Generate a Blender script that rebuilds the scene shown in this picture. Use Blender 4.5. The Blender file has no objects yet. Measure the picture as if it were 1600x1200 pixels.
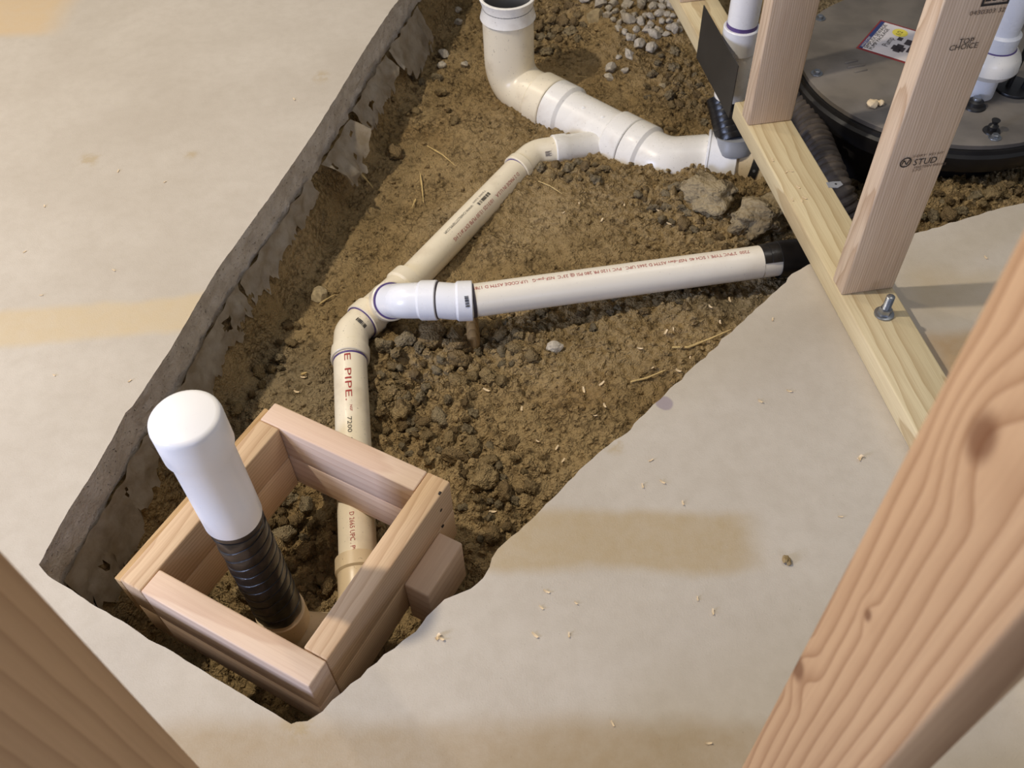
import bpy, bmesh, math, random
import numpy as np
from mathutils import Vector, Matrix, noise

random.seed(7)
PI = math.pi
S = bpy.context.scene
COL = S.collection

# ------------------------------------------------------------------ camera, world, lamps, exposure
FPX, PITCH, ROLL, CAMH = 1450.0, 0.885, -0.043, 1.12
_f = Vector((0, math.cos(PITCH), -math.sin(PITCH)))
_r0 = Vector((1, 0, 0))
_u0 = _r0.cross(_f)
_r = math.cos(ROLL) * _r0 + math.sin(ROLL) * _u0
_u = -math.sin(ROLL) * _r0 + math.cos(ROLL) * _u0
EYE = Vector((0, 0, CAMH))
cam = bpy.data.cameras.new('camera')
cam.sensor_fit = 'HORIZONTAL'
cam.sensor_width = 36.0
cam.lens = FPX / 1600 * 36.0
cam.clip_start = 0.02
cam.dof.use_dof = True
cam.dof.focus_distance = 1.42
cam.dof.aperture_fstop = 10.0
camo = bpy.data.objects.new('camera', cam)
COL.objects.link(camo)
camo.matrix_world = Matrix(((_r.x, _u.x, -_f.x, 0), (_r.y, _u.y, -_f.y, 0), (_r.z, _u.z, -_f.z, CAMH), (0, 0, 0, 1)))
S.camera = camo

W = bpy.data.worlds.new('world')
S.world = W
W.use_nodes = True
W.node_tree.nodes['Background'].inputs[0].default_value = (0.86, 0.90, 1.0, 1)
W.node_tree.nodes['Background'].inputs[1].default_value = 0.16


def lamp(name, kind, loc, target, energy, color, size=0.1, size_y=None):
    l = bpy.data.lights.new(name, kind)
    l.energy = energy
    l.color = color
    if kind == 'AREA':
        l.shape = 'RECTANGLE' if size_y else 'DISK'
        l.size = size
        if size_y:
            l.size_y = size_y
    else:
        l.shadow_soft_size = size
    o = bpy.data.objects.new(name, l)
    COL.objects.link(o)
    o.location = loc
    o.rotation_euler = (Vector(target) - Vector(loc)).to_track_quat('-Z', 'Y').to_euler()
    return o


lamp('ceiling_bulb', 'POINT', (-1.56, 1.05, 2.40), (0, 1, 0), 192, (1.0, 0.885, 0.73), 0.05)
lamp('far_left_fill', 'POINT', (-2.0, 2.7, 2.40), (0, 1, 0), 62, (1.0, 0.85, 0.66), 0.06)  # added unseen warm fill that lifts the far left floor
lamp('overhead_fill', 'AREA', (1.0, 1.5, 2.4), (0.9, 1.5, 0), 11, (1.0, 0.95, 0.88), 0.6, 1.2)  # added unseen area fill for trench and left wall, approximating ceiling bounce
lamp('rear_cool_fill', 'AREA', (0.7, -2.3, 1.3), (0.2, 0.6, 0.3), 13, (0.62, 0.70, 1.0), 0.8, 0.6)  # added unseen cool fill behind the camera for the near stud's side
lamp('doorway_daylight', 'AREA', (-2.6, -0.62, 0.95), (-0.2, 0.8, 0.1), 62, (0.56, 0.66, 1.0), 0.5, 0.9)

S.view_settings.view_transform = 'Standard'
S.view_settings.look = 'None'
S.view_settings.gamma = 1.0
S.view_settings.use_curve_mapping = False
S.view_settings.exposure = 0.0


# ------------------------------------------------------------------ helpers
def at(px, py, z=0.0):
    """world point at height z seen at a point of the 1600x1200 photograph"""
    d = _f + (px - 800) / FPX * _r - (py - 600) / FPX * _u
    t = (z - CAMH) / d.z
    return EYE + d * t


def seen(P):
    d = Vector(P) - EYE
    z = d.dot(_f)
    return 800 + FPX * d.dot(_r) / z, 600 - FPX * d.dot(_u) / z


def height_at(xy, py):
    """height above floor on the vertical through xy that is seen at image row py"""
    lo, hi = -0.4, 0.9
    for _ in range(50):
        m = (lo + hi) / 2
        if seen((xy[0], xy[1], m))[1] > py:
            lo = m
        else:
            hi = m
    return (lo + hi) / 2


def s2l(r, g, b):
    f = lambda c: (c / 255) / 12.92 if c / 255 <= 0.04045 else ((c / 255 + 0.055) / 1.055) ** 2.4
    return (f(r), f(g), f(b), 1)


class Mat:
    def __init__(self, name, rough=0.6, spec=0.4):
        self.m = bpy.data.materials.new(name)
        self.m.use_nodes = True
        self.t = self.m.node_tree
        self.b = self.t.nodes['Principled BSDF']
        self.b.inputs['Roughness'].default_value = rough
        self.b.inputs['Specular IOR Level'].default_value = spec

    def n(self, kind, ins=(), **props):
        nd = self.t.nodes.new(kind)
        for k, v in props.items():
            setattr(nd, k, v)
        for k, v in (ins.items() if isinstance(ins, dict) else enumerate(ins)):
            if v is None:
                continue
            self.put(nd.inputs[k], v)
        return nd

    def put(self, sock, v):
        if isinstance(v, bpy.types.NodeSocket):
            self.t.links.new(v, sock)
        elif isinstance(v, bpy.types.Node):
            self.t.links.new(v.outputs[0], sock)
        else:
            sock.default_value = v

    def math(self, op, a, b=None, c=None, clamp=False):
        nd = self.n('ShaderNodeMath', (a, b, c), operation=op)
        nd.use_clamp = clamp
        return nd.outputs[0]

    def coord(self):
        if not hasattr(self, '_co'):
            self._co = self.n('ShaderNodeTexCoord').outputs['Object']
        return self._co

    def map(self, scale=(1, 1, 1), loc=(0, 0, 0), rot=(0, 0, 0), src=None):
        nd = self.n('ShaderNodeMapping')
        self.put(nd.inputs['Vector'], src or self.coord())
        nd.inputs['Location'].default_value = loc
        nd.inputs['Rotation'].default_value = rot
        nd.inputs['Scale'].default_value = scale
        return nd.outputs[0]

    def noise(self, scale, detail=4, rough=0.55, src=None, dist=0.0):
        nd = self.n('ShaderNodeTexNoise', {'Vector': src or self.coord(), 'Scale': scale, 'Detail': detail, 'Roughness': rough, 'Distortion': dist})
        return nd.outputs['Fac']

    def rng(self, v, a, b, c=0.0, d=1.0, smooth=True):
        nd = self.n('ShaderNodeMapRange', interpolation_type='SMOOTHSTEP' if smooth else 'LINEAR')
        for k, x in enumerate((v, a, b, c, d)):
            self.put(nd.inputs[k], x)
        return nd.outputs[0]

    def mix(self, fac, a, b, mode='MIX'):
        nd = self.n('ShaderNodeMix', data_type='RGBA', blend_type=mode)
        self.put(nd.inputs[0], fac)
        self.put(nd.inputs[6], a)
        self.put(nd.inputs[7], b)
        return nd.outputs[2]

    def bump(self, h, strength=0.3, dist=0.01):
        nd = self.n('ShaderNodeBump', {'Height': h, 'Strength': strength, 'Distance': dist})
        self.t.links.new(nd.outputs[0], self.b.inputs['Normal'])

    def color(self, c):
        self.put(self.b.inputs['Base Color'], c)
        return self.m


def plain(name, rgb, rough=0.5, spec=0.4, metal=0.0, var=0.12, scale=30, bump=0.0):
    M = Mat(name, rough, spec)
    M.b.inputs['Metallic'].default_value = metal
    a = s2l(*rgb)
    dk = (a[0] * (1 - var), a[1] * (1 - var), a[2] * (1 - var), 1)
    nz = M.noise(scale, 4)
    if bump:
        M.bump(nz, bump, 0.004)
    return M.color(M.mix(M.rng(nz, 0.3, 0.7), dk, a))


def tag(o, label=None, cat=None, group=None, kind=None):
    for k, v in (('label', label), ('category', cat), ('group', group), ('kind', kind)):
        if v:
            o[k] = v
    return o


def empty(name, loc, label=None, cat=None, group=None):
    o = bpy.data.objects.new(name, None)
    o.empty_display_size = 0.02
    COL.objects.link(o)
    o.location = loc
    return tag(o, label, cat, group)


def finish(bm, smooth=None):
    if smooth is not None:
        bm.normal_update()
        for f in bm.faces:
            f.smooth = True
        for e in bm.edges:
            if len(e.link_faces) == 2 and e.calc_face_angle(0) > smooth:
                e.smooth = False


def obj(name, bm, mat, parent=None, smooth=0.6, origin=None):
    """one mesh object from a bmesh in world space; the origin goes to the parent or to the base of the mesh"""
    finish(bm, smooth)
    if parent is not None:
        org = Vector(parent_loc(parent))
    elif origin is not None:
        org = Vector(origin)
    else:
        vs = [v.co for v in bm.verts]
        org = Vector((sum(v.x for v in vs) / len(vs), sum(v.y for v in vs) / len(vs), min(v.z for v in vs)))
    for v in bm.verts:
        v.co -= org
    me = bpy.data.meshes.new(name)
    bm.to_mesh(me)
    bm.free()
    for m in (mat if isinstance(mat, (list, tuple)) else [mat]):
        me.materials.append(m)
    o = bpy.data.objects.new(name, me)
    COL.objects.link(o)
    if parent is not None:
        o.parent = parent
    else:
        o.location = org
    return o


def parent_loc(p):
    l = Vector(p.location)
    while p.parent:
        p = p.parent
        l += Vector(p.location)
    return l


def along(path, s):
    """point and tangent on a polyline at arc length s"""
    for a, b in zip(path, path[1:]):
        L = (b - a).length
        if s <= L + 1e-9:
            return a + (b - a) * (s / L if L else 0), (b - a).normalized()
        s -= L
    return path[-1].copy(), (path[-1] - path[-2]).normalized()


def plen(path):
    return sum((b - a).length for a, b in zip(path, path[1:]))


def fillet(pts, r, seg=8):
    pts = [Vector(p) for p in pts]
    out = [pts[0]]
    for a, b, c in zip(pts, pts[1:], pts[2:]):
        u, v = (a - b).normalized(), (c - b).normalized()
        ang = u.angle(v)
        t = min(r / max(math.tan(ang / 2), 1e-3), (a - b).length * 0.49, (c - b).length * 0.49)
        p, q = b + u * t, b + v * t
        for k in range(seg + 1):
            w = k / seg
            out.append(p * (1 - w) ** 2 + b * 2 * w * (1 - w) + q * w * w)
    out.append(pts[-1])
    return out


def sweep(bm, path, prof, n=36, caps=True, wob=0.0, seed=0):
    """tube along path; prof = [(arc length, radius)], equal lengths make steps"""
    path = [Vector(p) for p in path]
    L = plen(path)
    ss = []
    acc = 0
    for a, b in zip(path, path[1:]):
        ss.append(acc)
        acc += (b - a).length
    st = [(s, r) for s, r in prof]
    s0, s1 = prof[0][0], prof[-1][0]
    for s in ss:
        if s0 + 1e-4 < s < s1 - 1e-4 and all(abs(s - q[0]) > 1e-4 for q in prof):
            for (a, ra), (b, rb) in zip(prof, prof[1:]):
                if a <= s <= b and b > a:
                    st.append((s, ra + (rb - ra) * (s - a) / (b - a)))
                    break
    st = sorted(range(len(st)), key=lambda k: (st[k][0], k)) and sorted(st, key=lambda q: q[0])
    rings = []
    nrm = None
    for s, r in st:
        p, t = along(path, min(max(s, 0), L))
        if s < 0:
            p = path[0] + t * s
        if s > L:
            p = path[-1] + t * (s - L)
        # smoothed tangent
        t2 = (along(path, min(s + 0.004, L))[0] - along(path, max(s - 0.004, 0))[0])
        if t2.length > 1e-6:
            t = t2.normalized()
        if nrm is None:
            nrm = t.orthogonal().normalized()
        nrm = (nrm - t * nrm.dot(t)).normalized()
        bn = t.cross(nrm)
        ring = []
        for k in range(n):
            a = 2 * PI * k / n
            rr = r
            if wob:
                rr += wob * noise.noise(Vector((math.cos(a) * 2, math.sin(a) * 2, s * 60 + seed)))
            ring.append(bm.verts.new(p + (nrm * math.cos(a) + bn * math.sin(a)) * rr))
        rings.append(ring)
    for A, B in zip(rings, rings[1:]):
        for k in range(n):
            bm.faces.new((A[k], A[(k + 1) % n], B[(k + 1) % n], B[k]))
    if caps:
        bm.faces.new(rings[0][::-1])
        bm.faces.new(rings[-1])
    return bm


def hub_prof(s0, s1, ro, ri, lip=0.0015):
    """socket of a fitting: shoulder at s0 (radius ri) opening out to ro with an eased mouth at s1"""
    return [(s0, ri), (s0 + 0.003, ro), (s1 - lip, ro), (s1, ro - lip)]


def box_bm(L, Wd, T, bev=0.003):
    bm = bmesh.new()
    bmesh.ops.create_cube(bm, size=1)
    for v in bm.verts:
        v.co = Vector(((v.co.x + 0.5) * L, (v.co.y + 0.5) * Wd, (v.co.z + 0.5) * T))
    if bev:
        bmesh.ops.bevel(bm, geom=bm.edges[:], offset=bev, segments=2, affect='EDGES', profile=0.5)
    return bm


def lumber(name, org, xdir, ydir, L, Wd, T, mat, parent=None, bev=0.003):
    """a board: length along xdir, width along ydir, thickness along xdir x ydir; grain follows local x"""
    x = Vector(xdir).normalized()
    y = (Vector(ydir) - x * Vector(ydir).dot(x)).normalized()
    z = x.cross(y)
    bm = box_bm(L, Wd, T, bev)
    finish(bm, 0.9)
    me = bpy.data.meshes.new(name)
    bm.to_mesh(me)
    bm.free()
    me.materials.append(mat)
    o = bpy.data.objects.new(name, me)
    COL.objects.link(o)
    Mx = Matrix(((x.x, y.x, z.x, org[0]), (x.y, y.y, z.y, org[1]), (x.z, y.z, z.z, org[2]), (0, 0, 0, 1)))
    if parent is not None:
        o.parent = parent
        Mx = Matrix.Translation(-parent_loc(parent)) @ Mx
    o.matrix_basis = Mx
    return o


# -- lettering
def text_mesh(s, size, xs=1.0):
    c = bpy.data.curves.new('lettering_curve', 'FONT')
    c.body = s
    c.size = size
    c.resolution_u = 2
    o = bpy.data.objects.new('lettering_curve', c)
    COL.objects.link(o)
    dg = bpy.context.evaluated_depsgraph_get()
    me = bpy.data.meshes.new_from_object(o.evaluated_get(dg))
    bpy.data.objects.remove(o)
    vs = [(v.co.x * xs, v.co.y) for v in me.vertices]
    fs = [tuple(p.vertices) for p in me.polygons]
    bpy.data.meshes.remove(me)
    return vs, fs


def rects(rs):
    vs, fs = [], []
    for x0, y0, x1, y1 in rs:
        k = len(vs)
        vs += [(x0, y0), (x1, y0), (x1, y1), (x0, y1)]
        fs.append((k, k + 1, k + 2, k + 3))
    return vs, fs


def barcode(w, h, n=13):
    rs, x, rd = [], 0, random.Random(5)
    for k in range(n):
        b = rd.choice((0.4, 0.7, 1.0)) * w / n
        rs.append((x, 0, x + b * 0.8, h))
        x += w / n
    return rects(rs)


def on_pipe(name, vf, p0, axis, out, rad, mat, parent, dx=0.0, dy=0.0):
    """flat print wrapped on a pipe: reading direction axis, out = radial direction of the base line"""
    vs, fs = vf
    a = Vector(axis).normalized()
    n0 = (Vector(out) - a * Vector(out).dot(a)).normalized()
    t0 = n0.cross(a)
    bm = bmesh.new()
    bv = [bm.verts.new((x, y, 0)) for x, y in vs]
    for f in fs:
        try:
            bm.faces.new([bv[k] for k in f])
        except ValueError:
            pass
    y0, y1 = min(v[1] for v in vs), max(v[1] for v in vs)
    k = y0 + 0.0018
    while k < y1 - 0.0004:
        bmesh.ops.bisect_plane(bm, geom=bm.verts[:] + bm.edges[:] + bm.faces[:], dist=1e-6, plane_co=(0, k, 0), plane_no=(0, 1, 0))
        k += 0.0018
    for v in bm.verts:
        ph = (v.co.y + dy) / rad
        v.co = Vector(p0) + a * (v.co.x + dx) + (n0 * math.cos(ph) + t0 * math.sin(ph)) * (rad + 0.0004)
    return obj(name, bm, mat, parent, smooth=None)


def on_flat(name, vf, org, xd, yd, mat, parent, lift=0.0006):
    vs, fs = vf
    x = Vector(xd).normalized()
    y = (Vector(yd) - x * Vector(yd).dot(x)).normalized()
    n = x.cross(y)
    bm = bmesh.new()
    bv = [bm.verts.new(Vector(org) + x * a + y * b + n * lift) for a, b in vs]
    for f in fs:
        try:
            bm.faces.new([bv[k] for k in f])
        except ValueError:
            pass
    return obj(name, bm, mat, parent, smooth=None)


def plate(bm, loop, thick, n=None):
    """a flat outline with real thickness below it"""
    loop = [Vector(p) for p in loop]
    if n is None:
        n = (loop[1] - loop[0]).cross(loop[2] - loop[0]).normalized()
    top = [bm.verts.new(p) for p in loop]
    bot = [bm.verts.new(p - n * thick) for p in loop]
    bm.faces.new(top)
    bm.faces.new(bot[::-1])
    for k in range(len(loop)):
        j = (k + 1) % len(loop)
        bm.faces.new((top[k], bot[k], bot[j], top[j]))
    return bm


def disc(bm, c, r, h, n=32, r2=None, bev=0.0):
    """an upright lathe: cylinder from c up by h"""
    c = Vector(c)
    prof = [(0, r)]
    if bev:
        prof += [(h - bev, r2 or r), (h - bev * 0.3, (r2 or r) - bev * 0.3), (h, (r2 or r) - bev)]
    else:
        prof += [(h, r2 or r)]
    return sweep(bm, [c, c + Vector((0, 0, h))], prof, n)


# ------------------------------------------------------------------ materials
def wood(name, light, dark, ring=420, pith=(0.0, 0.06, -0.05), tilt=(0, 0.02, 0.03), contrast=0.75, fiber=0.25, knots=(), rough=0.7, wob=0.004, broad=0.0):
    M = Mat(name, rough, 0.25)
    rand = M.n('ShaderNodeObjectInfo').outputs['Random']
    shift = M.n('ShaderNodeCombineXYZ', (M.math('MULTIPLY', rand, 3.0), M.math('MULTIPLY', rand, 0.012), M.math('MULTIPLY', rand, -0.008)))
    base = M.n('ShaderNodeVectorMath', (M.coord(), shift.outputs[0]), operation='ADD').outputs[0]
    v = M.map(loc=pith, rot=tilt, src=base)
    sx = M.n('ShaderNodeSeparateXYZ', (v,))
    lo = M.noise(1.0, 3, 0.5, M.map(scale=(5, 22, 22), src=base))
    w = M.math('MULTIPLY', M.math('SUBTRACT', lo, 0.5), wob * 2)
    y, z = sx.outputs[1], sx.outputs[2]
    r = M.math('SQRT', M.math('ADD', M.math('MULTIPLY', y, y), M.math('MULTIPLY', z, z)))
    r = M.math('ADD', r, w)
    km = None
    for kx, ky, kz, kr, amp in knots:
        d = M.n('ShaderNodeVectorMath', (M.map(scale=(0.55, 1, 1)), (kx * 0.55, ky, kz)), operation='DISTANCE').outputs['Value']
        g = M.rng(d, 0, kr * 3.0, 1, 0)
        r = M.math('ADD', r, M.math('MULTIPLY', g, amp))
        k2 = M.rng(d, kr * 0.35, kr, 1, 0)
        km = k2 if km is None else M.math('MAXIMUM', km, k2)
    ph = M.math('FRACT', M.math('MULTIPLY', r, ring / 6.283))
    late = M.math('POWER', ph, 2.6)
    fade = M.rng(ph, 0.93, 1.0, 1, 0)
    late = M.math('MULTIPLY', late, fade)
    fib = M.noise(1.0, 3, 0.6, M.map(scale=(9, 420, 420), src=base))
    bro = M.noise(1.0, 2, 0.5, M.map(scale=(2.5, 16, 16), src=base))
    L, D = s2l(*light), s2l(*dark)
    c = M.mix(M.math('MULTIPLY', late, contrast), L, D)
    c = M.mix(M.math('MULTIPLY', M.rng(fib, 0.35, 0.75), fiber), c, D)
    c = M.mix(M.rng(bro, 0.3, 0.7, 0, 0.16), c, (D[0] * 0.9, D[1] * 0.95, D[2], 1))
    if km is not None:
        c = M.mix(M.math('MULTIPLY', km, 0.75), c, (D[0] * 0.55, D[1] * 0.42, D[2] * 0.35, 1))
    M.bump(M.math('ADD', M.math('MULTIPLY', late, 0.5), fib), 0.18, 0.0012)
    return M.color(c)


M_STUD = wood('stud_wood', (226, 204, 176), (164, 126, 92), ring=1500, pith=(0, 0.05, 0.055), contrast=0.6, fiber=0.35)
M_SILL = wood('treated_sill_wood', (222, 206, 166), (160, 128, 82), ring=300, pith=(0, -0.062, 0.010), tilt=(0, 0.014, 0.035), contrast=0.6, fiber=0.22, wob=0.014)
M_BOX = wood('box_lumber', (232, 206, 180), (190, 148, 118), ring=380, pith=(0, 0.03, 0.05), contrast=0.42, fiber=0.18)
M_BOXL = wood('box_lumber_straight_grain', (224, 194, 156), (170, 128, 92), ring=1000, pith=(0, 0.06, 0.05), contrast=0.55, fiber=0.25)
M_STRIP = wood('rough_sawn_strip', (204, 170, 122), (150, 112, 70), ring=900, contrast=0.5, fiber=0.4)
M_NEAR = wood('near_stud_wood', (196, 160, 120), (132, 88, 52), ring=600, pith=(0, -0.070, -0.012), tilt=(0, 0.012, -0.022), contrast=0.72, fiber=0.14, wob=0.005,
              knots=((0.782, 0.058, 0.038, 0.011, 0.016), (0.490, 0.0845, 0.038, 0.010, 0.014), (0.62, 0.060, 0.038, 0.004, 0.006)))
M_NEARL = wood('near_left_stud_wood', (206, 172, 132), (150, 114, 78), ring=420, pith=(0, 0.05, 0.06), contrast=0.5, fiber=0.12, wob=0.006,
               knots=((0.52, 0.030, 0.038, 0.008, 0.008),))


def pvc(name, rgb, rough=0.28, dirt=0.25, dirt_rgb=(150, 120, 80)):
    M = Mat(name, rough, 0.5)
    a = s2l(*rgb)
    n1 = M.noise(14, 4, 0.6)
    n2 = M.noise(260, 2, 0.5)
    fac = M.math('MULTIPLY', M.rng(n1, 0.5, 0.78), dirt)
    c = M.mix(fac, a, s2l(*dirt_rgb))
    c = M.mix(M.math('MULTIPLY', M.rng(n2, 0.69, 0.74), dirt * 1.6, clamp=True), c, s2l(90, 72, 50))
    M.put(M.b.inputs['Roughness'], M.rng(n1, 0.4, 0.8, rough, rough + 0.25))
    return M.color(c)


M_CREAM = pvc('cream_pvc', (242, 230, 202))
M_PINK = pvc('ivory_pvc', (240, 232, 214), dirt=0.12)
M_FITC = pvc('cream_fitting_pvc', (238, 226, 198), 0.3, 0.35)
M_WHITE = pvc('white_pvc', (240, 240, 240), 0.22, 0.08)
M_OFFW = pvc('offwhite_pvc', (240, 236, 226), 0.25, 0.28)
M_CAP = pvc('cap_pvc', (244, 243, 242), 0.3, 0.03, (170, 165, 160))
M_TAN = pvc('tan_pvc', (216, 196, 160), 0.35, 0.4)
M_GREYP = plain('grey_rubber', (150, 152, 156), 0.4)
M_PURPLE = plain('purple_primer', (96, 78, 132), 0.4, var=0.25, scale=60)
M_DARKRING = plain('dark_glue_ring', (78, 72, 78), 0.5)
M_TAPE = plain('black_tape', (30, 28, 28), 0.32, 0.5, var=0.4, scale=50, bump=0.25)
M_BLACK = plain('black_plastic', (34, 33, 33), 0.38, 0.5, var=0.3, scale=25)
M_HOSE = plain('dusty_black_hose', (84, 75, 66), 0.6, 0.3, var=0.4, scale=40)
M_RED = plain('red_print', (176, 66, 58), 0.6, var=0.25, scale=300)
M_INK = plain('black_print', (46, 42, 40), 0.6, var=0.2, scale=300)
M_FADE = plain('faded_black_print', (104, 86, 74), 0.6, var=0.25, scale=500)
M_STEEL = plain('galvanised_steel', (168, 172, 176), 0.35, 0.5, 0.9, 0.25, 90)
M_PLATE = plain('dark_steel_plate', (66, 63, 58), 0.5, 0.4, 0.3, 0.2, 12)
M_WHITEP = plain('label_white', (222, 216, 216), 0.5, var=0.05)
M_LRED = plain('label_red', (140, 52, 52), 0.5, var=0.1)
M_LBLUE = plain('label_blue', (52, 66, 120), 0.5, var=0.1)
M_LYEL = plain('label_yellow', (236, 220, 90), 0.5, var=0.05)
M_STRAW = plain('straw', (222, 194, 132), 0.7, var=0.3, scale=80)
M_SHAV = plain('wood_shaving_pale', (240, 216, 176), 0.7, var=0.2, scale=90)
M_GREYST = plain('grey_stone', (196, 186, 168), 0.85, 0.2, var=0.35, scale=2.5, bump=0.5)
M_TANST = plain('tan_stone', (182, 164, 128), 0.85, 0.2, var=0.35, scale=2.5, bump=0.5)


def concrete():
    M = Mat('concrete_floor', 0.62, 0.3)
    co = M.coord()
    n1 = M.noise(2.2, 5, 0.6)
    n2 = M.noise(38, 6, 0.65)
    n3 = M.noise(420, 2, 0.5)
    a, b = s2l(204, 195, 180), s2l(190, 180, 164)
    c = M.mix(M.rng(n1, 0.3, 0.7), a, b)
    c = M.mix(M.rng(n2, 0.35, 0.7, 0, 0.22), c, s2l(174, 163, 145))
    wv = M.n('ShaderNodeTexNoise', {'Vector': co, 'Scale': 9.0, 'Detail': 3.0}).outputs['Color']
    wc = M.n('ShaderNodeVectorMath', (wv, (0.5, 0.5, 0.5)), operation='SUBTRACT').outputs[0]
    wc = M.n('ShaderNodeVectorMath', (wc,), operation='SCALE')
    wc.inputs['Scale'].default_value = 0.035
    p = M.n('ShaderNodeVectorMath', (co, wc.outputs[0]), operation='ADD').outputs[0]

    def stain(c, quad_a, quad_b, half, col, amt, soft=0.012, end=0.03):
        A, B = Vector(quad_a), Vector(quad_b)
        d = B - A
        ang = math.atan2(d.y, d.x)
        L = d.length
        mid = (A + B) / 2
        q = M.n('ShaderNodeVectorMath', (p, (mid.x, mid.y, 0)), operation='SUBTRACT').outputs[0]
        q = M.map(rot=(0, 0, -ang), src=q)
        sp = M.n('ShaderNodeSeparateXYZ', (q,))
        fx = M.rng(M.math('ABSOLUTE', sp.outputs[0]), L / 2 - end, L / 2 + end, 1, 0)
        fy = M.rng(M.math('ABSOLUTE', sp.outputs[1]), half - soft, half + soft, 1, 0)
        m = M.math('MULTIPLY', M.math('MULTIPLY', fx, fy), M.rng(n2, 0.2, 0.8, amt * 0.75, amt))
        return M.mix(m, c, s2l(*col))

    tan = (206, 184, 142)
    c = stain(c, at(-260, 545), at(345, 482), 0.042, tan, 0.7)
    c = stain(c, at(560, 845), at(1172, 845), 0.046, (178, 156, 116), 0.8)
    c = stain(c, at(150, 1190), at(1300, 1190), 0.046, (168, 146, 112), 0.75, 0.02)
    c = stain(c, at(-300, 20), at(95, 20), 0.10, (212, 184, 140), 0.8, 0.02, 0.05)
    c = stain(c, at(180, -30), at(420, -30), 0.07, (210, 184, 140), 0.5, 0.02, 0.05)
    c = stain(c, at(1455, 560), at(1640, 540), 0.05, (180, 148, 104), 0.8, 0.02)
    c = stain(c, at(1425, 448), at(1640, 470), 0.05, (192, 172, 134), 0.5, 0.03)
    # purple primer drip at the slab edge
    dd = M.n('ShaderNodeVectorMath', (p, tuple(at(1039, 630))), operation='DISTANCE').outputs['Value']
    c = M.mix(M.rng(dd, 0.013, 0.017, 0.55, 0), c, s2l(132, 116, 140))
    for q, r in (((298, 239), 0.018), ((500, 120), 0.03), ((960, 697), 0.02), ((465, 1128), 0.03), ((140, 250), 0.03)):
        dd = M.n('ShaderNodeVectorMath', (p, tuple(at(*q))), operation='DISTANCE').outputs['Value']
        k = M.math('MULTIPLY', M.rng(dd, r * 0.3, r, 0.45, 0), M.rng(n2, 0.4, 0.6))
        c = M.mix(k, c, s2l(176, 152, 104))
    c = M.mix(M.rng(n3, 0.70, 0.78, 0, 0.5), c, s2l(120, 106, 88))
    M.bump(M.math('ADD', M.math('MULTIPLY', n2, 0.6), M.math('MULTIPLY', n3, 0.3)), 0.22, 0.004)
    return M.color(c)


def rough_concrete():
    M = Mat('broken_concrete_edge', 0.85, 0.2)
    n1 = M.noise(30, 5, 0.6)
    n2 = M.noise(170, 3, 0.6)
    c = M.mix(M.rng(n1, 0.3, 0.7), s2l(204, 196, 184), s2l(178, 168, 154))
    c = M.mix(M.rng(n2, 0.62, 0.70, 0, 0.8), c, s2l(72, 64, 54))
    M.bump(M.math('ADD', n1, n2), 0.6, 0.006)
    return M.color(c)


def soil_mat(name, a, b, dark, stain=True, k=1.0):
    M = Mat(name, 0.95, 0.12)
    co = M.map(scale=(k, k, k))
    n1 = M.noise(5.5, 5, 0.6, co)
    n2 = M.noise(48, 6, 0.7, co)
    n3 = M.noise(260, 4, 0.65, co)
    wv = M.n('ShaderNodeTexNoise', {'Vector': co, 'Scale': 60.0, 'Detail': 3.0}).outputs['Color']
    wo = M.n('ShaderNodeVectorMath', (wv,), operation='SCALE')
    wo.inputs['Scale'].default_value = 0.012
    wc = M.n('ShaderNodeVectorMath', (co, wo.outputs[0]), operation='ADD').outputs[0]
    v1 = M.n('ShaderNodeTexVoronoi', {'Vector': wc, 'Scale': 105.0, 'Randomness': 1.0}).outputs['Distance']
    v2 = M.n('ShaderNodeTexVoronoi', {'Vector': wc, 'Scale': 260.0, 'Randomness': 1.0}).outputs['Distance']
    gate = M.rng(M.noise(13, 3, 0.6, co), 0.40, 0.60)
    c = M.mix(M.rng(n1, 0.35, 0.65), s2l(*a), s2l(*b))
    c = M.mix(M.rng(n2, 0.50, 0.30, 0, 0.75), c, s2l(*dark))
    c = M.mix(M.rng(n3, 0.60, 0.8, 0, 0.5), c, s2l(186, 168, 128))
    if stain:
        n4 = M.noise(3.2, 3, 0.5, M.map(loc=(3, 7, 1)))
        c = M.mix(M.rng(n4, 0.56, 0.72, 0, 0.40), c, s2l(140, 108, 62))
        n5 = M.noise(2.6, 3, 0.5, M.map(loc=(11, 2, 5)))
        c = M.mix(M.rng(n5, 0.54, 0.70, 0, 0.6), c, s2l(142, 130, 106))
    hgt = M.math('ADD', M.math('MULTIPLY', n2, 0.55), M.math('MULTIPLY', n3, 0.30))
    hgt = M.math('ADD', hgt, M.math('MULTIPLY', M.math('MULTIPLY', v1, gate), -0.85))
    hgt = M.math('ADD', hgt, M.math('MULTIPLY', v2, -0.34))
    c = M.mix(M.math('MULTIPLY', M.rng(v1, 0.45, 0.75), M.math('MULTIPLY', gate, 0.55)), c, s2l(*dark))  # cracks between crumbs darkened: crevice shade put into the colour
    M.bump(hgt, 1.0, 0.011)
    return M.color(c)


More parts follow.
